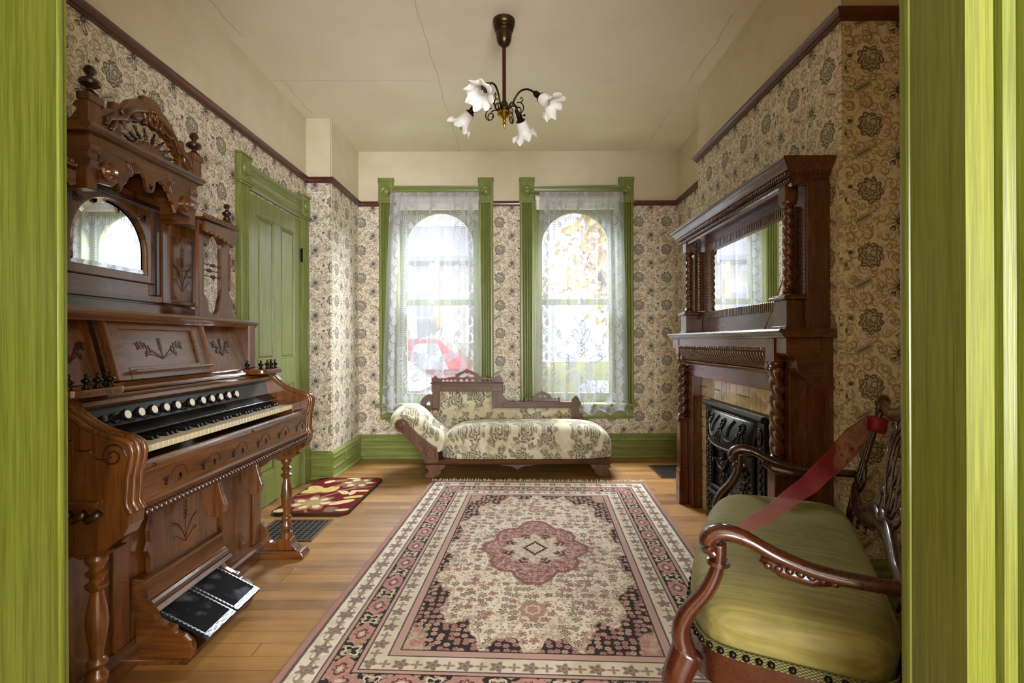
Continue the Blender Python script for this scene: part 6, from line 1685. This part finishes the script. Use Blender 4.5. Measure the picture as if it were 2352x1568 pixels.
    cb = mixc(cb, rose2, sst(eabs(le2-0.022*esin(t*54)), 0.005, 0.002)*0.5)
    col = mixc(col, cb, band(0.028, 0.145))
    # dark border with rose lozenges
    lt_ = wrapc(t/0.205)*0.205; le = e-0.195
    loz = eabs(lt_)/0.078+eabs(le)/0.052; loz = hyp(lt_/0.068, le/0.043)*0.6+loz*0.4+0.05*esin(eatan2(le, lt_)*8)
    db = mixc(ink, scol(168, 148, 124), sst(blos-0.36-0.06*ecos(bth*5), 0.05, -0.05)*0.75)
    db = mixc(db, mixc(rose, scol(172, 124, 114), sst(nz, -0.1, 0.1)), sst(loz, 1.02, 0.95))
    db = mixc(db, ink, sst(eabs(loz-0.42-0.06*esin(eatan2(le, lt_)*6)), 0.10, 0.05)*0.85); db = mixc(db, cream2, sst(loz, 0.25, 0.18)*0.8)
    lt3 = wrapc(t/0.205+0.5)*0.205; st4 = hyp(lt3/0.026, le/0.03)+0.3*ecos(eatan2(le, lt3)*4)
    db = mixc(db, cream2, sst(eabs(st4-0.95), 0.22, 0.12)*0.9)
    col = mixc(col, db, band(0.145, 0.245))
    d, th, lt_, le = blossoms(0.288, 0.11, 0.03)
    rim = 0.024+0.007*ecos(th*5)
    cb2 = mixc(mixc(cream2, scol(180, 168, 146), sst(noise(coords(), 9, 2), 0.45, 0.6)), mixc(rose2, ink, sst(esin(d*420), -0.3, 0.2)), sst(d-rim, 0.004, -0.004)*0.75)
    d_, th_, lt2, le2 = blossoms(0.288, 0.11, 0.03, 0.5); cb2 = mixc(cb2, scol(80, 66, 58), sst(hyp(lt2, le2)-0.014-0.008*ecos(th_*4), 0.004, -0.004)*0.7)
    col = mixc(col, cb2, band(0.245, 0.335))
    col = mixc(col, scol(164, 134, 124), emax(band(0.238, 0.256), emax(band(0.335, 0.368), band(0.134, 0.152))))
    for w in (0.030, 0.036, 0.132, 0.152, 0.237, 0.256, 0.334, 0.369): col = mixc(col, ink, sst(eabs(e-w), 0.0042, 0.0024)*0.85)
    col = mixc(col, pinkband, elt(e, 0.026))
    pile = noise(coords(), 320, 2)
    put(b, 'Base Color', mixc(col, scol(160, 145, 125), pile*0.05)); put(b, 'Roughness', 0.95); put(b, 'Sheen Weight', 0.04); put(b, 'Specular IOR Level', 0.1)
    bump(b, pile, 0.3, 0.003); return m
RG = thing('oriental_rug', 'large cream and rose oriental rug with dark corners and a central medallion', 'rug', (0.092, 2.70, 0), radians(-2.9))
MB().box(-0.83, 0.83, -1.28, 1.28, 0.0005, 0.009).build('rug_pile', rug_mat(), RG, bevel=0.003)
FR = plain('fringe_yarn', scol(196, 182, 152), 0.95)
for sg, nm in ((1, 'fringe'), (-1, 'fringe')):
    m = MB()
    for i in range(150):
        x = -0.83+1.66*(i+0.5)/150; L = random.uniform(0.05, 0.085); dx = random.uniform(-0.02, 0.02); z1 = random.uniform(0.004, 0.02)
        m.tube([(x, sg*1.278, 0.005), (x+dx*0.4, sg*(1.28+L*0.5), 0.006+z1*0.6), (x+dx, sg*(1.28+L), 0.003)], [0.0036, 0.0042, 0.003], 5)
    o = m.build('fringe', FR, RG, smooth=True); o['kind'] = 'stuff'

def smallrug_mat():
    m, b = newmat('hooked_floral_rug'); x, y, z = sep(coords())
    nz = noise(coords(), 60, 3)-0.5; wv = noise(coords(), 9, 2)-0.5
    X, Y = x+wv*0.05, y+wv*0.04
    red = mixc(scol(88, 18, 20), scol(110, 28, 28), nz+0.5); crm = scol(206, 188, 142); tn = scol(142, 106, 82); ylw = scol(190, 172, 104); gr = scol(120, 98, 78)
    col = red
    def flower(cx, cy, R, n, c1, c2, c3, col):
        dx, dy = X-cx, Y-cy; d = hyp(dx, dy); th = eatan2(dy, dx)
        rim = R*(0.84+0.16*ecos(th*n))
        col = mixc(col, c1, sst(d-rim*1.3, 0.008, -0.008)); col = mixc(col, c2, sst(d-rim, 0.006, -0.006)*sst(ecos(th*n), -0.55, -0.2))
        col = mixc(col, c3, sst(d-R*0.52, 0.006, -0.006)); col = mixc(col, gr, sst(d-R*0.5, 0.006, -0.006)*sst(esin(dx*220)*esin(dy*220), 0.1, 0.4)); return col
    def leaf(cx, cy, an, L, w, c, col):
        a = radians(an); dx, dy = X-cx, Y-cy; A_ = dx*cos(a)+dy*sin(a); B_ = dy*cos(a)-dx*sin(a)
        q = hyp(A_/L, B_/w); col = mixc(col, c, sst(q, 1.05, 0.9)); return mixc(col, tn, sst(eabs(B_), 0.006, 0.002)*sst(q, 0.8, 0.6)*0.5)
    vine = sst(eabs(X-0.02-0.10*esin(Y*7.0)), 0.018, 0.010); col = mixc(col, tn, vine)
    vine = sst(eabs(Y-0.06-0.5*X), 0.014, 0.008); col = mixc(col, tn, vine)
    col = flower(-0.06, -0.22, 0.13, 7, tn, crm, scol(176, 152, 112), col)
    col = flower(0.10, 0.27, 0.11, 6, gr, crm, tn, col)
    for a_ in ((-0.16, 0.06, 30, 0.10, 0.055, ylw), (-0.05, 0.10, 80, 0.09, 0.05, ylw), (-0.18, 0.13, 130, 0.07, 0.045, ylw), (0.14, -0.20, 40, 0.09, 0.035, crm), (0.19, -0.08, 20, 0.08, 0.028, ylw),
               (0.07, 0.02, -40, 0.06, 0.028, crm), (0.14, 0.02, -80, 0.055, 0.026, crm), (0.20, 0.06, 0, 0.06, 0.02, crm), (-0.06, 0.33, 20, 0.06, 0.03, tn), (-0.13, 0.30, 60, 0.05, 0.03, crm), (0.12, -0.35, 90, 0.06, 0.05, gr), (0.2, -0.36, 20, 0.05, 0.025, crm), (-0.2, -0.38, 50, 0.06, 0.035, crm), (-0.02, 0.2, 60, 0.05, 0.025, tn), (0.02, 0.39, 10, 0.05, 0.022, crm)):
        col = leaf(*a_, col)
    e = emin(0.25-eabs(x), 0.425-eabs(y)); col = mixc(col, scol(62, 42, 26), sst(e+nz*0.006, 0.017, 0.012))
    put(b, 'Base Color', col); put(b, 'Roughness', 0.95); bump(b, noise(coords(), 240, 2), 0.5, 0.004); put(b, 'Specular IOR Level', 0.1); return m
pr = [(-0.25, -0.385), (-0.21, -0.425), (0.21, -0.425), (0.25, -0.385), (0.25, 0.385), (0.21, 0.425), (-0.21, 0.425), (-0.25, 0.385)]
o = MB().prism(pr, 'xy', 0.0005, 0.02).build('scatter_rug', smallrug_mat(), loc=(-1.318, 3.655, 0), bevel=0.007)
tag(o, 'small dark red scatter rug with cream flowers by the green door', 'rug'); o.rotation_euler = (0, 0, radians(-1.0))

# ------------------------------------------------------------------ floor registers
def register(label, cx, cy, wx__, wy__, fm, gm_, nx, ny):
    r = thing('floor_register', label, 'floor vent', (cx, cy, 0)); R_ = r.location
    x0, x1, y0, y1 = cx-wx__/2, cx+wx__/2, cy-wy__/2, cy+wy__/2; t = 0.022
    MB(R_).box(x0, x1, y0, y0+t, 0, 0.006).box(x0, x1, y1-t, y1, 0, 0.006).box(x0, x0+t, y0+t, y1-t, 0, 0.006).box(x1-t, x1, y0+t, y1-t, 0, 0.006).build('frame', fm, r, bevel=0.002)
    MB(R_).box(x0+t, x1-t, y0+t, y1-t, 0.0003, 0.0012).build('duct_opening', plain('duct_dark', scol(8, 7, 6), 0.9), r)
    m = MB(R_)
    for i in range(nx): m.box(x0+t+(x1-x0-2*t)*(i+0.5)/nx-0.0016, x0+t+(x1-x0-2*t)*(i+0.5)/nx+0.0016, y0+t, y1-t, 0.001, 0.005)
    m.build('grille', gm_, r); m = MB(R_)
    for i in range(ny): m.box(x0+t, x1-t, y0+t+(y1-y0-2*t)*(i+0.5)/ny-0.002, y0+t+(y1-y0-2*t)*(i+0.5)/ny+0.002, 0.001, 0.0035)
    m.build('cross_bars', plain('cross_bar_black', scol(22, 16, 13), 0.6), r)
register('brown metal floor register beside the organ foot', -1.315, 2.99, 0.36, 0.34, plain('register_brown', scol(84, 58, 42), 0.4, 0.3), plain('register_bars', scol(150, 140, 120), 0.35, 0.6), 9, 9)
register('small dark floor register below the right wall beside the mantel', 1.30, 4.30, 0.30, 0.42, plain('register_dark', scol(66, 40, 26), 0.4, 0.2), plain('register_bars_dark', scol(58, 38, 28), 0.45, 0.3), 9, 12)
# ------------------------------------------------------------------ the street outside
GZ = -0.5
def grass_mat():
    m, b = newmat('lawn_grass'); n = noise(position(), 3, 4); put(b, 'Base Color', mixc(scol(120, 130, 60), scol(170, 165, 90), n)); put(b, 'Roughness', 0.9); return m
struct(MB().box(-30, 30, 5.2, 40, GZ-0.3, GZ-0.02), 'ground_lawn', grass_mat())
struct(MB().box(-30, 30, 6.4, 12.5, GZ-0.1, GZ), 'street', plain('asphalt', scol(150, 148, 146), 0.9))
PW = plain('white_clapboard', scol(228, 226, 220), 0.7); SHG = plain('grey_shingle', scol(150, 148, 150), 0.85); DKG = plain('dark_window', scol(176, 182, 194), 0.3)
H = thing('house', 'white clapboard house with grey shingled roof across the street, behind the left curtain', 'house', (-3.2, 17, GZ)); HO_ = H.location
MB(HO_).box(-8.5, 0.2, 17, 23, GZ, 4.0).build('wall', PW, H)
MB(HO_).prism([(15.9, 3.75), (20, 5.6), (24, 3.75), (24, 3.6), (15.9, 3.6)], 'yz', -9.0, 0.6).build('roof', SHG, H)
for x in (-7.4, -5.2, -3.4, -1.6, -0.8):
    f = MB(HO_).prism([(x, 1.0), (x+0.9, 1.0), (x+0.9, 2.7)]+arc(x+0.45, 2.7, 0.45, 0, 180, 10)+[(x, 2.7)], 'xz', 16.93, 17.0).build('window_frame', plain('frame_white', scol(240, 240, 238), 0.6), H)
    MB(HO_).box(x+0.1, x+0.8, 16.91, 16.95, 1.1, 1.85).box(x+0.1, x+0.8, 16.91, 16.95, 1.92, 2.68).build('pane', DKG, f)
for x in (-6.0, -4.1, -2.5, -0.8):
    MB(HO_).box(x-0.09, x+0.09, 16.0, 16.18, GZ, 3.6).build('porch_post', plain('post_tan', scol(200, 178, 140), 0.7), H)
MB(HO_).box(-8.5, 0.2, 15.9, 17, GZ, 0.2).build('porch_floor', PW, H)
def car(name, label, x, y, col, suv, sgn=1):
    c = thing(name, label, 'car', (x, y, GZ)); o = c.location; pm = plain('car_paint', col, 0.3, Coat_Weight=0.7)
    h = 0.25 if suv else 0.0
    body = [(-2.15, 0.30), (-2.2, 0.62), (-2.12, 0.86+h*0.5), (2.0, 0.80+h*0.5), (2.2, 0.66), (2.22, 0.34), (1.9, 0.26), (-1.9, 0.26)]
    cab = [(-1.95 if suv else -1.65, 0.84+h*0.5), (-1.75 if suv else -1.05, 1.34+h), (-0.9, 1.42+h), (0.35, 1.40+h), (1.05, 0.88+h*0.5)]
    P = lambda q: [(x+sgn*a, GZ+b) for a, b in q]
    MB(o).prism(P(body), 'xz', y, y+1.7).build('body', pm, c, bevel=0.05); MB(o).prism(P(cab), 'xz', y+0.12, y+1.58).build('cabin', pm, c, bevel=0.06)
    for a, b, t in ((-1.5 if suv else -1.1, -0.35, 0), (-0.25, 0.55, 1)):
        q = [(a, 0.92+h*0.5), (a+0.12, 1.30+h), (b-(0.22 if t else 0), 1.32+h), (b, 0.92+h*0.5)]
        MB(o).prism(P(q), 'xz', y+0.10, y+0.125).build('side_window', DKG, c)
    for a in (-1.35, 1.38):
        for yy in (y+0.08, y+1.62):
            w = MB(o).lathe([(0.33, -0.1), (0.35, -0.06), (0.35, 0.06), (0.33, 0.1)], (x+sgn*a, yy, GZ+0.35), (0, 1, 0), 24).build('wheel', plain('tyre', scol(50, 50, 52), 0.8), c, smooth='auto')
            MB(o).lathe([(0.2, -0.112), (0.2, 0.112)], (x+sgn*a, yy, GZ+0.35), (0, 1, 0), 16).build('hub_cap', plain('hub', scol(190, 190, 194), 0.3, 0.7), w)
car('car', 'red sport utility car parked across the street behind the left curtain', -1.9, 10.0, scol(186, 60, 58), True)
car('car', 'white car parked nearest the left window', -2.4, 7.3, scol(222, 224, 232), False)
car('car', 'pale blue car on the street behind the right curtain', 3.4, 8.6, scol(150, 168, 205), False, -1)
tn = thing('canopy_tent', 'white peaked canopy tent across the street beyond the red car', 'tent', (-1.3, 13.6, GZ)); TO = tn.location
m = MB(TO)
for (a, b) in (((-1.3-1.2, 12.4), (-0.1, 12.4)), ((-0.1, 12.4), (-0.1, 14.8)), ((-0.1, 14.8), (-2.5, 14.8)), ((-2.5, 14.8), (-2.5, 12.4))): m.face([(a[0], a[1], 1.05), (b[0], b[1], 1.05), (-1.3, 13.6, 1.75)])
m.build('tent_roof', PW, tn, solid=0.02)
for x, y in ((-2.45, 12.45), (-0.15, 12.45), (-0.15, 14.75), (-2.45, 14.75)): MB(TO).box(x-0.02, x+0.02, y-0.02, y+0.02, GZ, 1.06).build('tent_pole', PW, tn)
def tree(label, x, y, h, R, c0, c1, n=1500, zc=None):
    t = thing('tree', label, 'tree', (x, y, GZ)); o = t.location
    zc = zc or h*0.62
    MB(o).tube([(x, y, GZ), (x+0.05, y, GZ+h*0.35), (x-0.08, y+0.1, GZ+h*0.7)], [R*0.11, R*0.08, R*0.04], 10).tube([(x+0.04, y, GZ+h*0.3), (x+R*0.5, y+0.2, GZ+h*0.6)], [R*0.06, R*0.02], 8).tube([(x+0.04, y, GZ+h*0.35), (x-R*0.5, y+0.2, GZ+h*0.62)], [R*0.06, R*0.02], 8).build('trunk', plain('bark', scol(96, 78, 60), 0.9), t, smooth=True)
    m_, b = newmat('leaves'); n_ = noise(position(), 1.6, 3); put(b, 'Base Color', mixc(c0, c1, sst(n_, 0.35, 0.65))); put(b, 'Roughness', 0.8)
    m = MB(o)
    for i in range(n):
        a = random.uniform(0, 2*pi); cz = random.uniform(-1, 1); rr = R*(random.random()**0.4)*(0.75+0.25*sin(a*3+cz*4)); s_ = sqrt(1-cz*cz)
        p = Vector((x+rr*s_*cos(a), y+rr*s_*sin(a), GZ+zc+rr*cz*h*0.38/R)); s2 = R*random.uniform(0.05, 0.09)
        u = Vector((random.gauss(0, 1), random.gauss(0, 1), random.gauss(0, 1))).normalized(); v = u.orthogonal().normalized(); w = u.cross(v)
        m.face([p+v*s2, p+w*s2*0.6, p-v*s2, p-w*s2*0.6])
    m.build('crown', m_, t, recalc=False)
tree('yellow autumn tree on the lawn beyond the right window', 2.9, 14.6, 7.0, 2.1, scol(206, 178, 90), scol(228, 206, 140))
tree('tall pale green tree behind the yellow tree', 6.6, 19.5, 9.0, 3.0, scol(150, 160, 90), scol(196, 196, 130))
tree('small gold tree at the right end of the white house', 0.3, 27.0, 6.6, 2.0, scol(214, 186, 96), scol(226, 206, 150), 900)
